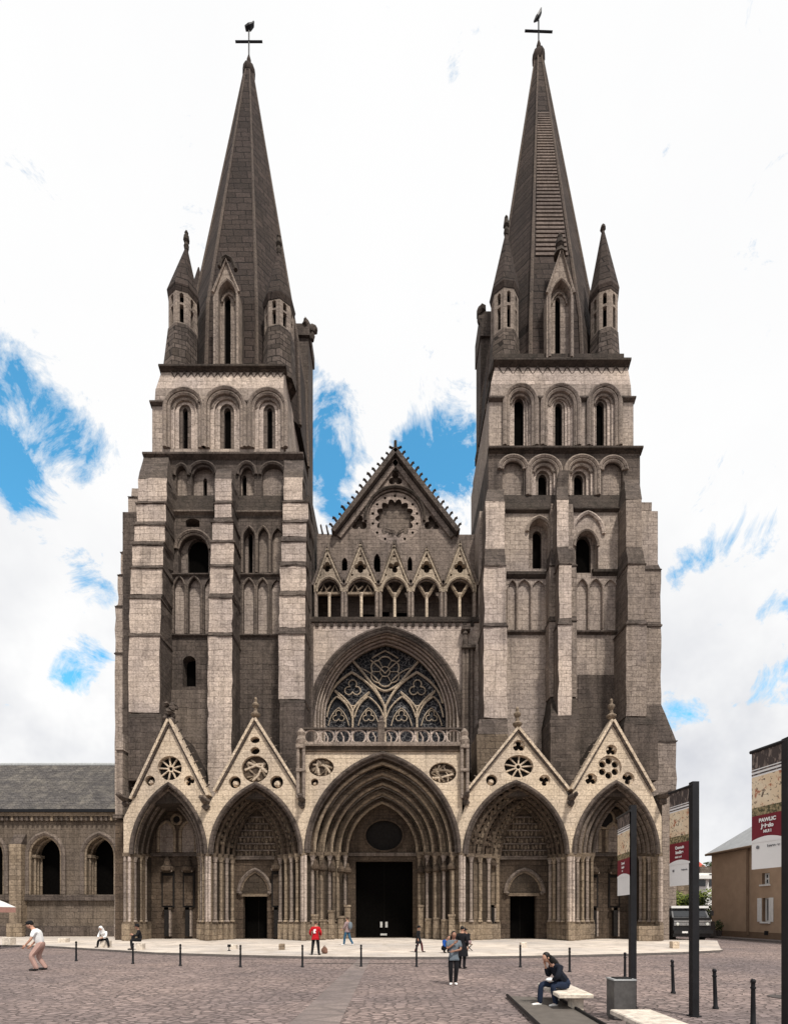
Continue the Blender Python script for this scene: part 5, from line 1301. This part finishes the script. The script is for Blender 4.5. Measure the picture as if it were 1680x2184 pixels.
# bin
M['steel'] = plain('brushed_bin_steel', (.10,.095,.092), .5, .3, .3, 8)
bn = thing('litter_bin', 'grey metal litter bin box between the two stone benches', 'bin', (X(1325,7.9), 7.9, 0))
bxx = bn.location.x; a = MB(); a.box(bxx-.165, bxx+.165, 7.78, 8.06, .03, .60); a.box(bxx-.15, bxx+.15, 7.80, 8.04, 0, .03); a.build('body', 'steel', bn)
a = MB(); a.box(bxx-.173, bxx+.173, 7.77, 8.07, .603, .625); a.box(bxx-.12, bxx+.12, 7.82, 8.0, .625, .640, 1); a.build('lid', ['zinc','iron'], bn)
M['bench'] = stone('bench_stone', (.70,.65,.58), (.66,.61,.54), (.6,.55,.48), soot=.1, streak=.2, bw=3, bh=3, bstr=.2)
def bench(label, x0, x1, y0, y1, zt, legs, skew):
    t = thing('stone_bench', label, 'bench', ((x0+x1)/2, (y0+y1)/2, 0), 0, 'white stone benches')
    a = MB(); bv = .015
    def q(e, z): return [(x0-e,y0-e,z),(x1+e,y0-e,z),(x1+e+skew,y1+e,z),(x0-e+skew,y1+e,z)]
    a.hexa(q(0,zt-.065), q(0,zt-bv)); a.hexa([(p[0],p[1],p[2]+.0005) for p in q(0,zt-bv)], q(-bv,zt)); a.build('seat', 'bench', t)
    for lx0, lx1, ly0, ly1 in legs: a = MB(); a.box(lx0, lx1, ly0, ly1, 0, zt-.067); a.build('leg', 'bench', t)
    return t
bench('white stone bench with the seated long-haired woman on it', 2.70, 3.26, 8.44, 9.85, .30, [(2.98,3.14,8.56,8.86),(3.0,3.16,9.4,9.7)], .04)
bench('white stone bench slab cut off by the bottom frame edge', 2.94, 3.50, 5.2, 7.10, .30, [(3.12,3.28,6.7,6.95),(3.12,3.28,5.4,5.65)], .03)
M['plate'] = plain('worn_dark_stone_plate', (.115,.10,.088), .85, var=.18, scale=5)
c = [G(1080,2124,.035), G(1166,2206,.035), G(1318,2206,.035), G(1185,2128,.035)]
a = MB(); a.hexa([(p.x,p.y,.001) for p in c], [(p.x,p.y,.035) for p in c])
d = (c[1]-c[0]).normalized(); n_ = Vector((d.y,-d.x,0)) * (1 if d.y*1 > 0 else -1)
for p, q in ((c[0],c[1]),(c[3],c[2])):
    d = (q-p).normalized(); s_ = Vector((-d.y,d.x,0))
    a.obox((p+q)/2 + Vector((0,0,.022)), (d, s_, Vector((0,0,1))), ((q-p).length/2, .018, .02), 1)
o = a.build('stone_plate', ['plate','iron'], None, False, ((c[0].x+c[2].x)/2, (c[0].y+c[2].y)/2, 0)); tag(o, 'worn dark slab with black edging under the seated woman', 'paving slab')
a = MB(); q = G(1672,2127); a.lathe((q.x,q.y,.004), [(.28,0),(.28,.008),(.05,.008)], 20); o = a.build('manhole_cover', 'gutter', None, False, (q.x,q.y,0)); tag(o, 'dark iron manhole cover beside the right-hand banner post', 'manhole cover')
# stone cubes on the forecourt
def block(px, py, w, h, lab, mat='bench', cat='stone block', name='stone_block', grp='stone blocks on the forecourt'):
    q = G(px, py, zp); k = q.y/F; a = MB(); hw = w*k/2
    def r_(e, z): return [(q.x-hw+e,q.y+e,z),(q.x+hw-e,q.y+e,z),(q.x+hw-e,q.y+2*hw-e,z),(q.x-hw+e,q.y+2*hw-e,z)]
    a.hexa(r_(0,zp), r_(0,zp+h*k-.02)); a.hexa([(p[0],p[1],p[2]+.0005) for p in r_(0,zp+h*k-.02)], r_(.02,zp+h*k))
    o = a.build(name, mat, None, False, (q.x,q.y+hw,zp)); return tag(o, lab, cat, grp)
block(14, 2015.5, 17, 16, 'white stone cube at the far left end of the forecourt')
block(132, 2010, 16, 9, 'low pale stone block right of the bending man')
block(222, 2021, 16, 15, 'white stone cube under the white hooded figure')
block(297, 2026, 14, 14, 'pale stone cube under the seated figure in black')
block(496, 2025, 14, 10, 'pale low block with a small lamp beside it, before the north doorway')
block(600, 2026, 11, 13, 'small brown stone block left of the man in red', 'warmp')
block(1441, 2023, 14, 15, 'rough pale stone cube by the right corner pier', 'cream')
block(1117, 2021, 13, 11, 'pale stone block behind the bollard at the small south doorway')
fl = thing('floodlight', 'small black ground floodlight beside a pale block before the north doorway', 'floodlight', tuple(G(489,2028,zp)))
b0 = fl.location; a = MB(); a.lathe(b0, [(.07,0),(.06,.03),(.02,.05),(.02,.16)], 8); a.build('stand', 'iron', fl)
a = MB(); a.box(b0.x-.06, b0.x+.06, b0.y-.05, b0.y+.05, zp+.162, zp+.27); a.build('lamp_head', 'iron', fl)
bg = thing('rucksack', 'brown rucksack standing on the forecourt beside the man in red', 'bag', tuple(G(692,2034,zp)))
M['brown'] = plain('brown_canvas', (.16,.085,.06), .9)
b0 = bg.location; a = MB(); a.ball((b0.x,b0.y,zp+.12), (.13,.1,.15), 10, 0, .08); a.build('bag', 'brown', bg, True)
a = MB(); a.ball((b0.x+.06,b0.y-.07,zp+.08), (.08,.06,.07), 8, 0, .08); a.build('pocket', 'brown', bg, True)
a = MB(); a.tube([(b0.x-.05,b0.y,zp+.25),(b0.x,b0.y,zp+.32),(b0.x+.05,b0.y,zp+.25)], .015, 5); a.build('handle', 'brown', bg)
# parasol at the left edge
M['pink'] = plain('pinkish_canvas', (.45,.25,.21), .8, var=.1)
ps_ = thing('parasol', 'white topped market parasol with pink valance at the left edge', 'parasol', (X(-14,24), 24, 0))
b0 = ps_.location; a = MB(); Zt = Z(1919,24)
a.lathe((b0.x,b0.y,Z(1935,24)), [(.86,0),(.86,.02),(.4,.26),(.02,.42)], 4, 0, math.pi/4); a.build('canopy', 'white', ps_)
a = MB(); e = .6
r_ = .86/math.sqrt(2)
for (xa, ya), (xb, yb) in (((-r_,-r_),(r_,-r_)),((r_,-r_),(r_,r_)),((r_,r_),(-r_,r_)),((-r_,r_),(-r_,-r_))):
    a.add([(b0.x+xa,b0.y+ya,Z(1946,24)),(b0.x+xb,b0.y+yb,Z(1946,24)),(b0.x+xb,b0.y+yb,Z(1935,24)-.002),(b0.x+xa,b0.y+ya,Z(1935,24)-.002)], [(0,1,2,3)])
a.build('valance', 'pink', ps_)
a = MB(); a.tube([(b0.x,b0.y,.1),(b0.x,b0.y,Z(1925,24))], .03, 7); a.lathe((b0.x,b0.y,.1), [(.3,0),(.3,.06),(.05,.1)], 12); a.build('pole', 'iron', ps_)
# ================================================================ PEOPLE
def skin_mesh(joints, edges, radii, root, sub=1):
    names = list(joints); idx = {n: i for i, n in enumerate(names)}
    me = bpy.data.meshes.new('skel'); me.from_pydata([tuple(joints[n]) for n in names], [(idx[a], idx[b]) for a, b in edges], [])
    ob = bpy.data.objects.new('skel', me); COL.objects.link(ob)
    m = ob.modifiers.new('s', 'SKIN'); m.use_smooth_shade = True
    for n in names:
        sv = me.skin_vertices[0].data[idx[n]]; r = radii[n]; sv.radius = r if isinstance(r, tuple) else (r, r); sv.use_root = (n == root)
    if sub: ob.modifiers.new('b', 'SUBSURF').levels = sub
    dg = bpy.context.evaluated_depsgraph_get(); ev = ob.evaluated_get(dg); em = ev.to_mesh()
    vs = [tuple(v.co) for v in em.vertices]; fs = [tuple(p.vertices) for p in em.polygons]
    ev.to_mesh_clear(); bpy.data.objects.remove(ob); bpy.data.meshes.remove(me)
    return vs, fs
for nm, c, r in (('skin', (.48,.27,.19), .55), ('skin_dark', (.30,.16,.11), .55), ('hair_black', (.012,.010,.009), .5), ('hair_brown', (.05,.032,.022), .5), ('cloth_white', (.80,.80,.80), .85), ('cloth_black', (.010,.010,.012), .85),
                 ('cloth_red', (.42,.008,.014), .8), ('cloth_grey', (.13,.155,.18), .85), ('cloth_navy', (.010,.012,.02), .85), ('denim', (.035,.10,.17), .85), ('denim_dark', (.014,.022,.045), .85), ('cloth_blue', (.012,.07,.30), .8),
                 ('cloth_pink', (.42,.27,.23), .85), ('shoe_white', (.75,.74,.72), .6), ('shoe_black', (.012,.011,.011), .5), ('cloth_maroon', (.07,.012,.016), .85), ('eye_white', (.7,.7,.7), .3), ('lip', (.33,.10,.09), .5), ('cloth_check', (.28,.20,.20), .85)):
    M[nm] = plain(nm, c, r, var=.12, scale=5, spec=.2)
def stand():
    return dict(pel=(0,0,.97), spi=(0,-.005,1.14), che=(0,-.01,1.34), nec=(0,0,1.49), hea=(0,-.025,1.63),
        shl=(.185,0,1.425), ell=(.235,.03,1.14), wrl=(.235,-.04,.90), shr=(-.185,0,1.425), elr=(-.235,.03,1.14), wrr=(-.235,-.04,.90),
        hil=(.09,0,.93), knl=(.10,-.02,.51), anl=(.10,.03,.09), tol=(.12,-.12,.03), hir=(-.09,0,.93), knr=(-.10,-.02,.51), anr=(-.10,.03,.09), tor=(-.12,-.12,.03))
def sit(lean=.12, sh=.45):
    d = dict(pel=(0,0,sh+.1), spi=(0,-.03-lean*.3,sh+.26), che=(0,-.04-lean*.8,sh+.46), nec=(0,-.05-lean*1.15,sh+.61), hea=(0,-.08-lean*1.5,sh+.74))
    c = d['che']
    d.update(shl=(.18,c[1]+.0,sh+.55), ell=(.23,c[1]-.10,sh+.28), wrl=(.12,c[1]-.30,sh+.20), shr=(-.18,c[1]+.0,sh+.55), elr=(-.23,c[1]-.10,sh+.28), wrr=(-.12,c[1]-.30,sh+.20),
        hil=(.09,-.02,sh+.07), knl=(.12,-.44,sh+.06), anl=(.12,-.40,.09), tol=(.13,-.56,.03), hir=(-.09,-.02,sh+.07), knr=(-.12,-.44,sh+.06), anr=(-.12,-.40,.09), tor=(-.13,-.56,.03))
    return d
BR = dict(pel=(.14,.11), spi=(.125,.10), che=(.15,.11), nec=.055, hea=.06, shl=.065, ell=.043, wrl=.03, shr=.065, elr=.043, wrr=.03, hil=.09, knl=.058, anl=.038, tol=.032, hir=.09, knr=.058, anr=.038, tor=.032)
BE = [('pel','spi'),('spi','che'),('che','nec'),('nec','hea'),('che','shl'),('shl','ell'),('ell','wrl'),('che','shr'),('shr','elr'),('elr','wrr'),('pel','hil'),('hil','knl'),('knl','anl'),('anl','tol'),('pel','hir'),('hir','knr'),('knr','anr'),('anr','tor')]
def head_parts(mb, c, yaw, pitch, s=1.0):
    """skull with brow, nose, chin and ears; eyes and mouth as their own small faces (local -Y is the face)"""
    Mx = Matrix.Translation(c) @ Matrix.Rotation(yaw, 4, 'Z') @ Matrix.Rotation(pitch, 4, 'X')
    vs = []; fs = []; n, k = 16, 12
    for i in range(k + 1):
        th = math.pi*i/k
        for j in range(n):
            ph = 2*math.pi*j/n; x, y, z = math.sin(th)*math.cos(ph), math.sin(th)*math.sin(ph), math.cos(th)
            w = 1 - .22*max(0, -z) - .05*max(0, z); px_, py_, pz_ = x*.076*w, y*.096*(1-.12*max(0,-z)), z*.118
            if y < -.6 and -.45 < z < .12 and abs(x) < .3: py_ -= .022*(1 - abs(x)/.3)*(1 - abs(z+.15)/.32)
            if y < -.3 and z < -.7: py_ -= .012
            vs.append(Mx @ Vector((px_, py_, pz_)))
    for i in range(k):
        for j in range(n): fs.append((i*n+j, (i+1)*n+j, (i+1)*n+(j+1) % n, i*n+(j+1) % n))
    mb.add(vs, fs, 0)
    def ball(p, r, mi):
        t = MB(); t.ball((0,0,0), r, 8); mb.add([Mx @ (Vector(p) + Vector(v)) for v in t.v], t.f, mi)
    for sx in (-1, 1):
        ball((sx*.030,-.083,.012), (.011,.007,.005), 1); ball((sx*.030,-.088,.012), (.0055,.004,.005), 2); ball((sx*.077,.008,-.01), (.012,.02,.03), 0)
    ball((0,-.086,-.062), (.024,.010,.007), 3)
    return Mx
def hand(mb, wr, el, side, s=1.0, curl=.5):
    wr, el = Vector(wr), Vector(el); d = (wr - el).normalized()
    n = d.cross(Vector((0,0,1)) if abs(d.z) < .8 else Vector((0,1,0))).normalized() ; sd = d.cross(n).normalized()
    t = MB(); t.ball((0,0,0), (1,1,1), 8)
    c = wr + d*.045; mb.add([c + n*v[0]*.016 + sd*v[1]*.038 + d*v[2]*.055 for v in t.v], t.f, 0)
    for i, L in enumerate((.075,.085,.078,.06)):
        b = wr + d*.085 + sd*(-.027 + .018*i); q = b + d*L*.5 + n*curl*.012; e = q + d*L*.38 + n*curl*.035
        mb.tube([b, q, e], [.0095,.0088,.007], 6, 0)
    b = wr + d*.03 - sd*.034; mb.tube([b, b + d*.03 - sd*.022, b + d*.058 - sd*.020 + n*.012], [.012,.0105,.008], 6, 0)
def person(label, pos, rotz, scale, J, yaw=0, pitch=0, top='cloth_black', legs='cloth_black', shoes='shoe_black', hair='hair_black', skinm='skin', long_hair=False, hat=None, hood=False, coat=0.0, sleeves='long', bare_arm=False, extra=None, belly=0, group=None):
    root = thing('person', label, 'person', tuple(pos), rotz, group)
    J = {k: Vector(v) for k, v in J.items()}; up = (J['nec']-J['che']); J['che'] = J['che'] + up*.30
    for k in ('shl','shr'): J[k] = J[k] - up*.24
    def put(name, mb, mats, smooth=True, parent=None):
        o = MB(); o.v = [tuple(Vector(v)*scale) for v in mb.v]; o.f = mb.f; o.m = mb.m
        ob = o.build(name, mats, None, smooth); ob.parent = parent or root; return ob
    mb = MB(); mb.add(*skin_mesh(J, BE, {k: ((v[0]*.74, v[1]*.74) if isinstance(v, tuple) else v*(.74 if k[:2] in ('sh','hi','kn','an') else 1)) for k, v in BR.items()}, 'pel'))
    Mx = head_parts(mb, J['hea'] + Vector((0,0,.0)), yaw, pitch)
    for s, w, e in ((1,'wrl','ell'),(-1,'wrr','elr')): hand(mb, J[w], J[e], s)
    put('body', mb, [skinm,'eye_white','hair_black','lip'])
    # top
    tn = ['pel','spi','che','nec','shl','ell','shr','elr'] + ([] if sleeves == 'short' else ['wrl','wrr'])
    TR = {k: BR[k] for k in tn}; g = .022
    TR = {k: ((v[0]+g, v[1]+g) if isinstance(v, tuple) else v+g) for k, v in TR.items()}
    TJ = {k: J[k] for k in tn}
    TJ['nec'] = J['che'].lerp(J['nec'], .86); TR['nec'] = .072; TR['che'] = (.15,.118); TR['shl'] = TR['shr'] = .082; upr = J['hil'].z - J['knl'].z > .38; TR['hem'] = (.168+belly,.138+belly) if upr else (.15+belly,.13+belly); TJ['hem'] = J['pel'] + (J['pel']-J['spi']).normalized()*.12; TR['pel'] = (.165+belly, .135+belly); TR['spi'] = (.15+belly, .125+belly)
    for k in ('wrl','wrr'):
        if k in TJ: TJ[k] = J[k].lerp(J['el'+k[-1]], .1); TR[k] = .05
    if sleeves == 'short':
        for k in ('ell','elr'): TJ[k] = J['sh'+k[-1]].lerp(J[k], .75); TR[k] = .07
    if not upr: TJ.pop('hem'); TR.pop('hem'); TJ['pel'] = J['pel'] + (J['pel']-J['spi'])*.12; TR['pel'] = (.15+belly,.128+belly)
    te = ([('hem','pel')] if upr else []) + [(a, b) for a, b in BE if a in tn and b in tn]
    mb = MB(); mb.add(*skin_mesh(TJ, te, TR, 'pel')); put('top', mb, top)
    ln = ['pel','hil','knl','anl','hir','knr','anr']; LR = dict(pel=(.155,.125), hil=.112, knl=.082, anl=.062, hir=.112, knr=.082, anr=.062)
    LJ = {k: J[k] for k in ln}; LJ['wst'] = J['pel'].lerp(J['spi'], .55); LR['wst'] = (.15+belly,.122+belly); LR['pel'] = (.15,.12)
    for k in ('anl','anr'): LJ[k] = J[k] + (J[k] - J['kn'+k[-1]]).normalized()*.055
    mb = MB(); mb.add(*skin_mesh(LJ, [('wst','pel')] + [(a, b) for a, b in BE if a in ln and b in ln], LR, 'pel')); put('trousers', mb, legs)
    for s in 'lr':
        an, to = J['an'+s], J['to'+s]; d = (to - an); d.z = 0; d.normalize(); zf = min(to.z - .03, an.z - .09)
        mb = MB(); sj = dict(a=an + Vector((0,0,-.02)) - d*.05, b=Vector((an.x, an.y, zf+.05)) + d*.03, c=Vector((to.x, to.y, zf+.04)) + d*.05)
        mb.add(*skin_mesh(sj, [('a','b'),('b','c')], dict(a=.052, b=(.05,.048), c=(.045,.03)), 'a')); put('shoe', mb, shoes)
    if coat:                                  # coat skirt
        p = J['pel']; mb = MB(); mb.lathe((p.x,p.y,p.z-coat), [(.26,0),(.235,coat*.5),(.19,coat),(.165,coat+.12)], 14, 0, 0, .8); put('coat_skirt', mb, top)
    if hair:
        mb = MB(); t = MB(); t.ball((0,0,0), (.084,.106,.112), 14)
        vs = []
        for v in t.v:
            v = Vector(v)
            if v.y < -.05 and v.z < .05: v.y = -.05 + (v.y+.05)*.15
            if not long_hair and v.z < -.04: v *= .88
            vs.append(Mx @ (v + Vector((0,.014,.022))))
        mb.add(vs, t.f)
        if long_hair:
            bk = Mx @ Vector((0,.07,-.02)); b2 = J['nec'] + Vector((0,.10,-.02)); b3 = J['che'] + Vector((0,.155,-.05))
            t2 = MB(); t2.tube([bk, bk.lerp(b2,.5), b2, b3], [.085,.10,.10,.05], 10)
            mb.add(t2.v, t2.f)
        put('hair', mb, hair)
    if hat == 'cap':
        mb = MB(); t = MB(); t.lathe((0,0,0), [(.098,0),(.102,.03),(.08,.075),(.02,.09)], 14); mb.add([Mx @ (Vector(v)+Vector((0,.01,.05))) for v in t.v], t.f)
        t = MB(); t.ball((0,0,0), (.075,.075,.012), 10); mb.add([Mx @ (Vector(v)+Vector((0,-.10,.055))) for v in t.v], t.f); put('cap', mb, 'cloth_black')
    if hat == 'brim':
        mb = MB(); t = MB(); t.lathe((0,0,0), [(.19,0),(.19,.012),(.105,.02),(.10,.09),(.08,.115),(.02,.12)], 16); mb.add([Mx @ (Vector(v)+Vector((0,.0,.055))) for v in t.v], t.f); put('hat', mb, 'cloth_black')
    if hood:
        mb = MB(); t = MB(); t.ball((0,0,0), (.115,.13,.15), 14)
        vs = []
        for v in t.v:
            v = Vector(v)
            if v.y < -.07: v.y = -.07 + (v.y+.07)*.2
            vs.append(Mx @ (v + Vector((0,.025,.015))))
        mb.add(vs, t.f); a = Mx @ Vector((0,.04,-.08)); t2 = MB(); t2.tube([a, J['nec']+Vector((0,.03,-.02)), J['che']], [.12,.135,.17], 12); mb.add(t2.v, t2.f); put('hood', mb, top)
    if extra: extra(put, J, Mx)
    return root
def zg(px, py, z): return G(px, py, z)
# 1 man bending at the left, walking to the left
J = stand(); J.update(pel=(.0,.10,.84), spi=(0,.04,1.01), che=(0,-.04,1.20), nec=(0,-.12,1.34), hea=(0,-.20,1.45), shl=(.19,-.05,1.28), ell=(.25,-.10,1.00), wrl=(.2,-.26,.82), shr=(-.19,-.05,1.28), elr=(-.25,-.06,.99), wrr=(-.2,-.22,.80),
    hil=(.09,.09,.80), knl=(.12,-.14,.46), anl=(.12,.02,.09), tol=(.13,-.15,.03), hir=(-.09,.10,.80), knr=(-.14,-.02,.44), anr=(-.13,.20,.09), tor=(-.14,.04,.03))
q = G(80, 2070, 0)
person('man bending forward in white shirt, pink trousers and black cap, at the far left', q, R(-72), .90, J, 0, .35, 'cloth_white', 'cloth_pink', 'shoe_black', 'hair_black', 'skin', hat='cap', sleeves='short', belly=.02)
# 2 white hooded figure on a cube
J = sit(.32, .42); J.update(knl=(.27,-.30,.44), anl=(.32,-.24,.09), tol=(.36,-.38,.03), knr=(-.27,-.30,.44), anr=(-.34,-.24,.09), tor=(-.40,-.38,.03))
q = G(222, 2021, zp); person('seated figure in a white hooded top bending over dark trousers on a white cube', (q.x, q.y+.12, zp), R(4), .76, J, 0, .75, 'cloth_white', 'cloth_black', hood=True)
# 3 figure in black with hat, seated, turned left
J = sit(.05, .46); q = G(297, 2026, zp)
J.update(wrl=(.10,-.36,.80), wrr=(-.1,-.36,.78))
person('seated figure all in black with a brimmed hat, holding a dark bag on a cube', (q.x, q.y+.12, zp), R(-62), .82, J, 0, .1, hat='brim', coat=.0, extra=lambda put, J, Mx: put('bag', (lambda m: (m.box(-.15,.15,-.42,-.26,.52,.76), m)[1])(MB()), 'cloth_black', False))
# 4 man in red jacket seen from behind
J = stand(); J.update(ell=(.29,.06,1.16), wrl=(.25,-.10,.98), elr=(-.29,.06,1.16), wrr=(-.25,-.10,.98), knl=(.14,0,.51), anl=(.18,.04,.09), tol=(.22,-.1,.03), knr=(-.14,0,.51), anr=(-.18,.04,.09), tor=(-.22,-.1,.03))
def redback(put, J, Mx):
    m = MB(); m.panel([(-.06,1.34),(.03,1.34),(.07,1.30),(.08,1.20),(.07,1.13),(-.05,1.13),(-.055,1.16),(-.01,1.20),(-.02,1.23),(-.06,1.26)], [], .165, .172); put('back_print', m, 'cloth_white', False)
q = G(673, 2037, zp); person('man in red jacket with white print, seen from behind with legs apart', q, R(176), .73, J, 0, .12, 'cloth_red', 'cloth_black', hair='hair_brown', extra=redback, belly=.02)
# 5 person in jeans with a rucksack walking beside the portal
J = stand(); J.update(knl=(.09,-.14,.52), anl=(.09,-.20,.09), tol=(.1,-.36,.03), knr=(-.09,.08,.50), anr=(-.09,.32,.13), tor=(-.1,.20,.04), ell=(.23,-.05,1.14), wrl=(.2,-.26,1.0))
def pack(put, J, Mx):
    m = MB(); m.ball((0,.22,1.22), (.17,.11,.25), 10); put('rucksack', m, 'cloth_grey')
q = G(741, 2016.5, zp); person('person in blue jeans and pale checked top walking beside the open main door', q, R(-120), .80, J, 0, 0, 'cloth_check', 'denim', 'shoe_white', 'hair_brown', extra=pack)
# 6 figure in black walking right of the door
J = stand(); J.update(knl=(.09,-.20,.53), anl=(.09,-.26,.09), tol=(.1,-.42,.03), knr=(-.09,.02,.50), anr=(-.09,.20,.10), tor=(-.1,.06,.03))
q = G(892, 2031, zp); person('figure in black coat and hat striding right, before the open main door', q, R(70), .60, J, 0, .1, hat='brim', coat=.38, legs='cloth_maroon')
# 7 blue jacket, crouching
J = sit(.25, .16); J.update(knl=(.14,-.32,.46), anl=(.13,-.22,.09), tol=(.14,-.38,.03), knr=(-.14,-.32,.46), anr=(-.13,-.22,.09), tor=(-.14,-.38,.03))
q = G(946, 2032, zp); person('crouching figure in a bright blue jacket, just left of the grey-shirted woman', q, R(30), .70, J, 0, .4, 'cloth_blue', 'cloth_black', hair='hair_brown')
# 8 woman in grey T-shirt
J = stand(); J.update(ell=(.22,-.10,1.16), wrl=(-.02,-.20,1.12), elr=(-.23,-.08,1.18), wrr=(-.02,-.17,1.36), knl=(.08,-.04,.51), anl=(.07,.05,.09), tol=(.07,-.1,.03), knr=(-.10,-.02,.51), anr=(-.08,.04,.09), tor=(-.12,-.1,.03))
q = G(967, 2101, 0); person('woman in grey T-shirt and dark trousers raising a hand to her face', q, R(6), .70, J, .12, .05, 'cloth_grey', 'cloth_black', 'shoe_white', 'hair_black', 'skin_dark', long_hair=True, sleeves='short')
# 9 dark coat behind her
J = stand(); q = G(985, 2066, 0); person('figure in a long black coat standing right behind the grey-shirted woman', q, R(150), .72, J, 0, .15, hair='hair_black', coat=.45)
# 10 dark figure with hat sitting further right
J = sit(.2, .44); q = G(1000, 2028, zp); person('dark hatted figure seated on a low stool right of the grey-shirted woman', (q.x, q.y, zp), R(-50), .72, J, 0, .3, 'cloth_black', 'cloth_check', hat='brim')
stl = thing('camp_stool', 'low folding stool under the dark hatted figure near the central portal', 'stool', (q.x, q.y, zp))
a = MB(); a.box(q.x-.13, q.x+.13, q.y-.13, q.y+.13, zp+.27, zp+.29); a.build('seat', 'brown', stl)
for s in (-1, 1): a = MB(); a.tube([(q.x-s*.13,q.y-.1,zp),(q.x+s*.12,q.y-.1,zp+.268)], .012, 5); a.tube([(q.x-s*.13,q.y+.1,zp),(q.x+s*.12,q.y+.1,zp+.268)], .012, 5); a.build('leg', 'iron', stl)
# 11 woman on the bench
J = sit(.30, .46); J.update(wrl=(.05,-.40,.66), elr=(-.20,-.34,.72), wrr=(-.07,-.50,.98), knl=(.10,-.42,.54), anl=(.09,-.32,.11), tol=(.1,-.47,.05), knr=(-.17,-.56,.55), anr=(-.19,-.58,.10), tor=(-.21,-.74,.04))
def bagw(put, J, Mx):
    m = MB(); m.ball((-.02,-.40,.66), (.10,.12,.055), 10, 0, .05); put('paper_bag', m, 'cloth_white')
    m = MB(); m.tube([J['nec']+Vector((-.07,.0,-.02)), J['nec']+Vector((0,.06,0)), J['nec']+Vector((.07,.0,-.02))], .028, 7); put('collar', m, 'cloth_pink')
person('seated woman with long dark hair, navy hoodie, dark jeans and white shoes on the bench', (2.98, 9.0, 0), R(-72), .72, J, 0, .3, 'cloth_navy', 'denim_dark', 'shoe_white', 'hair_black', 'skin', long_hair=True, extra=bagw, belly=.02)
# ================================================================ SKY, SUN, CAMERA
w = bpy.data.worlds.new("World"); scene.world = w; w.use_nodes = True
t = w.node_tree; bgn = t.nodes['Background']
SUN_EL, SUN_AZ = R(56), R(26)                # behind the square, to the right
sky = N(t, 'ShaderNodeTexSky', sky_type='NISHITA', sun_disc=False, sun_elevation=SUN_EL, sun_rotation=math.pi - SUN_AZ, altitude=50, air_density=1.0, dust_density=.6, ozone_density=1.6)
tc = N(t, 'ShaderNodeTexCoord').outputs['Generated']
blue = mixc(t, 1.0, sky.outputs[0], (SKYB[0],SKYB[1],SKYB[2]), 'MULTIPLY')
# clouds: mostly overcast, with gaps of blue in a belt above the roofs
sep = N(t, 'ShaderNodeSeparateXYZ'); t.links.new(tc, sep.inputs[0])
warp = N(t, 'ShaderNodeTexNoise'); warp.inputs['Scale'].default_value = 3.2; warp.inputs['Detail'].default_value = 7; warp.inputs['Roughness'].default_value = .62; t.links.new(tc, warp.inputs['Vector'])
vm = N(t, 'ShaderNodeVectorMath', operation='MULTIPLY_ADD'); vm.inputs[1].default_value = (.20,.20,.20); t.links.new(warp.outputs['Color'], vm.inputs[0])
sh = N(t, 'ShaderNodeVectorMath', operation='SUBTRACT'); sh.inputs[1].default_value = (.10,.10,.10); t.links.new(tc, sh.inputs[0]); t.links.new(sh.outputs[0], vm.inputs[2])
total = None
def gap(px, py, rad, k=1.0):
    global total
    d = Vector(((px-CX)/F, 1, (HZ-py)/F)).normalized()
    n = N(t, 'ShaderNodeVectorMath', operation='DISTANCE'); n.inputs[1].default_value = d; t.links.new(vm.outputs[0], n.inputs[0])
    v = math_(t, 'MULTIPLY', math_(t, 'MAXIMUM', math_(t, 'SUBTRACT', 1.0, math_(t, 'DIVIDE', n.outputs[1], rad)), 0.0), k)
    total = v if total is None else math_(t, 'ADD', total, v)
for g_ in GAPS: gap(*g_)
fb = noise(t, tc, 11, 9, .70, .6)
cov = ramp(t, math_(t, 'ADD', math_(t, 'MULTIPLY_ADD', fb, 2.3, -1.18), total), .24, .66)
shade = noise(t, tc, 2.2, 6, .6)
belt = ramp(t, sep.outputs[2], .30, .62, (1,1,1,1), (0,0,0,1))
cl = mixc(t, math_(t, 'MULTIPLY', ramp(t, shade, .42, .66), math_(t, 'MULTIPLY_ADD', belt, .85, .06)), (1.0,1.0,1.0), (.60,.62,.68))
fin = mixc(t, cov, cl, blue)
# haze and rooftops near and under the horizon
fin = mixc(t, ramp(t, sep.outputs[2], -.02, .0), (.30,.28,.27), fin)
t.links.new(fin, bgn.inputs[0]); bgn.inputs[1].default_value = 1.0
sl = bpy.data.lights.new('sun', 'SUN'); sl.energy = SUN_E; sl.angle = R(6); sl.color = (1, .95, .87)
so = bpy.data.objects.new('sun', sl); COL.objects.link(so)
dirv = Vector((math.sin(SUN_AZ)*math.cos(SUN_EL), -math.cos(SUN_AZ)*math.cos(SUN_EL), math.sin(SUN_EL)))
so.rotation_euler = dirv.to_track_quat('Z', 'Y').to_euler(); so.location = dirv*80
cam = bpy.data.cameras.new('camera'); co = bpy.data.objects.new('camera', cam); COL.objects.link(co)
cam.sensor_fit = 'VERTICAL'; cam.sensor_height = 36; cam.lens = 36*F/2184; cam.shift_y = (HZ - 1092)/2184; cam.clip_end = 2000; cam.clip_start = .05
co.location = (0, 0, EYE); co.rotation_euler = (R(90), 0, 0); scene.camera = co
scene.unit_settings.scale_length = 1.5
scene.view_settings.view_transform = 'Standard'; scene.view_settings.look = 'None'; scene.view_settings.exposure = 0; scene.view_settings.gamma = 1
scene.cycles.max_bounces = 6; scene.cycles.use_denoising = True
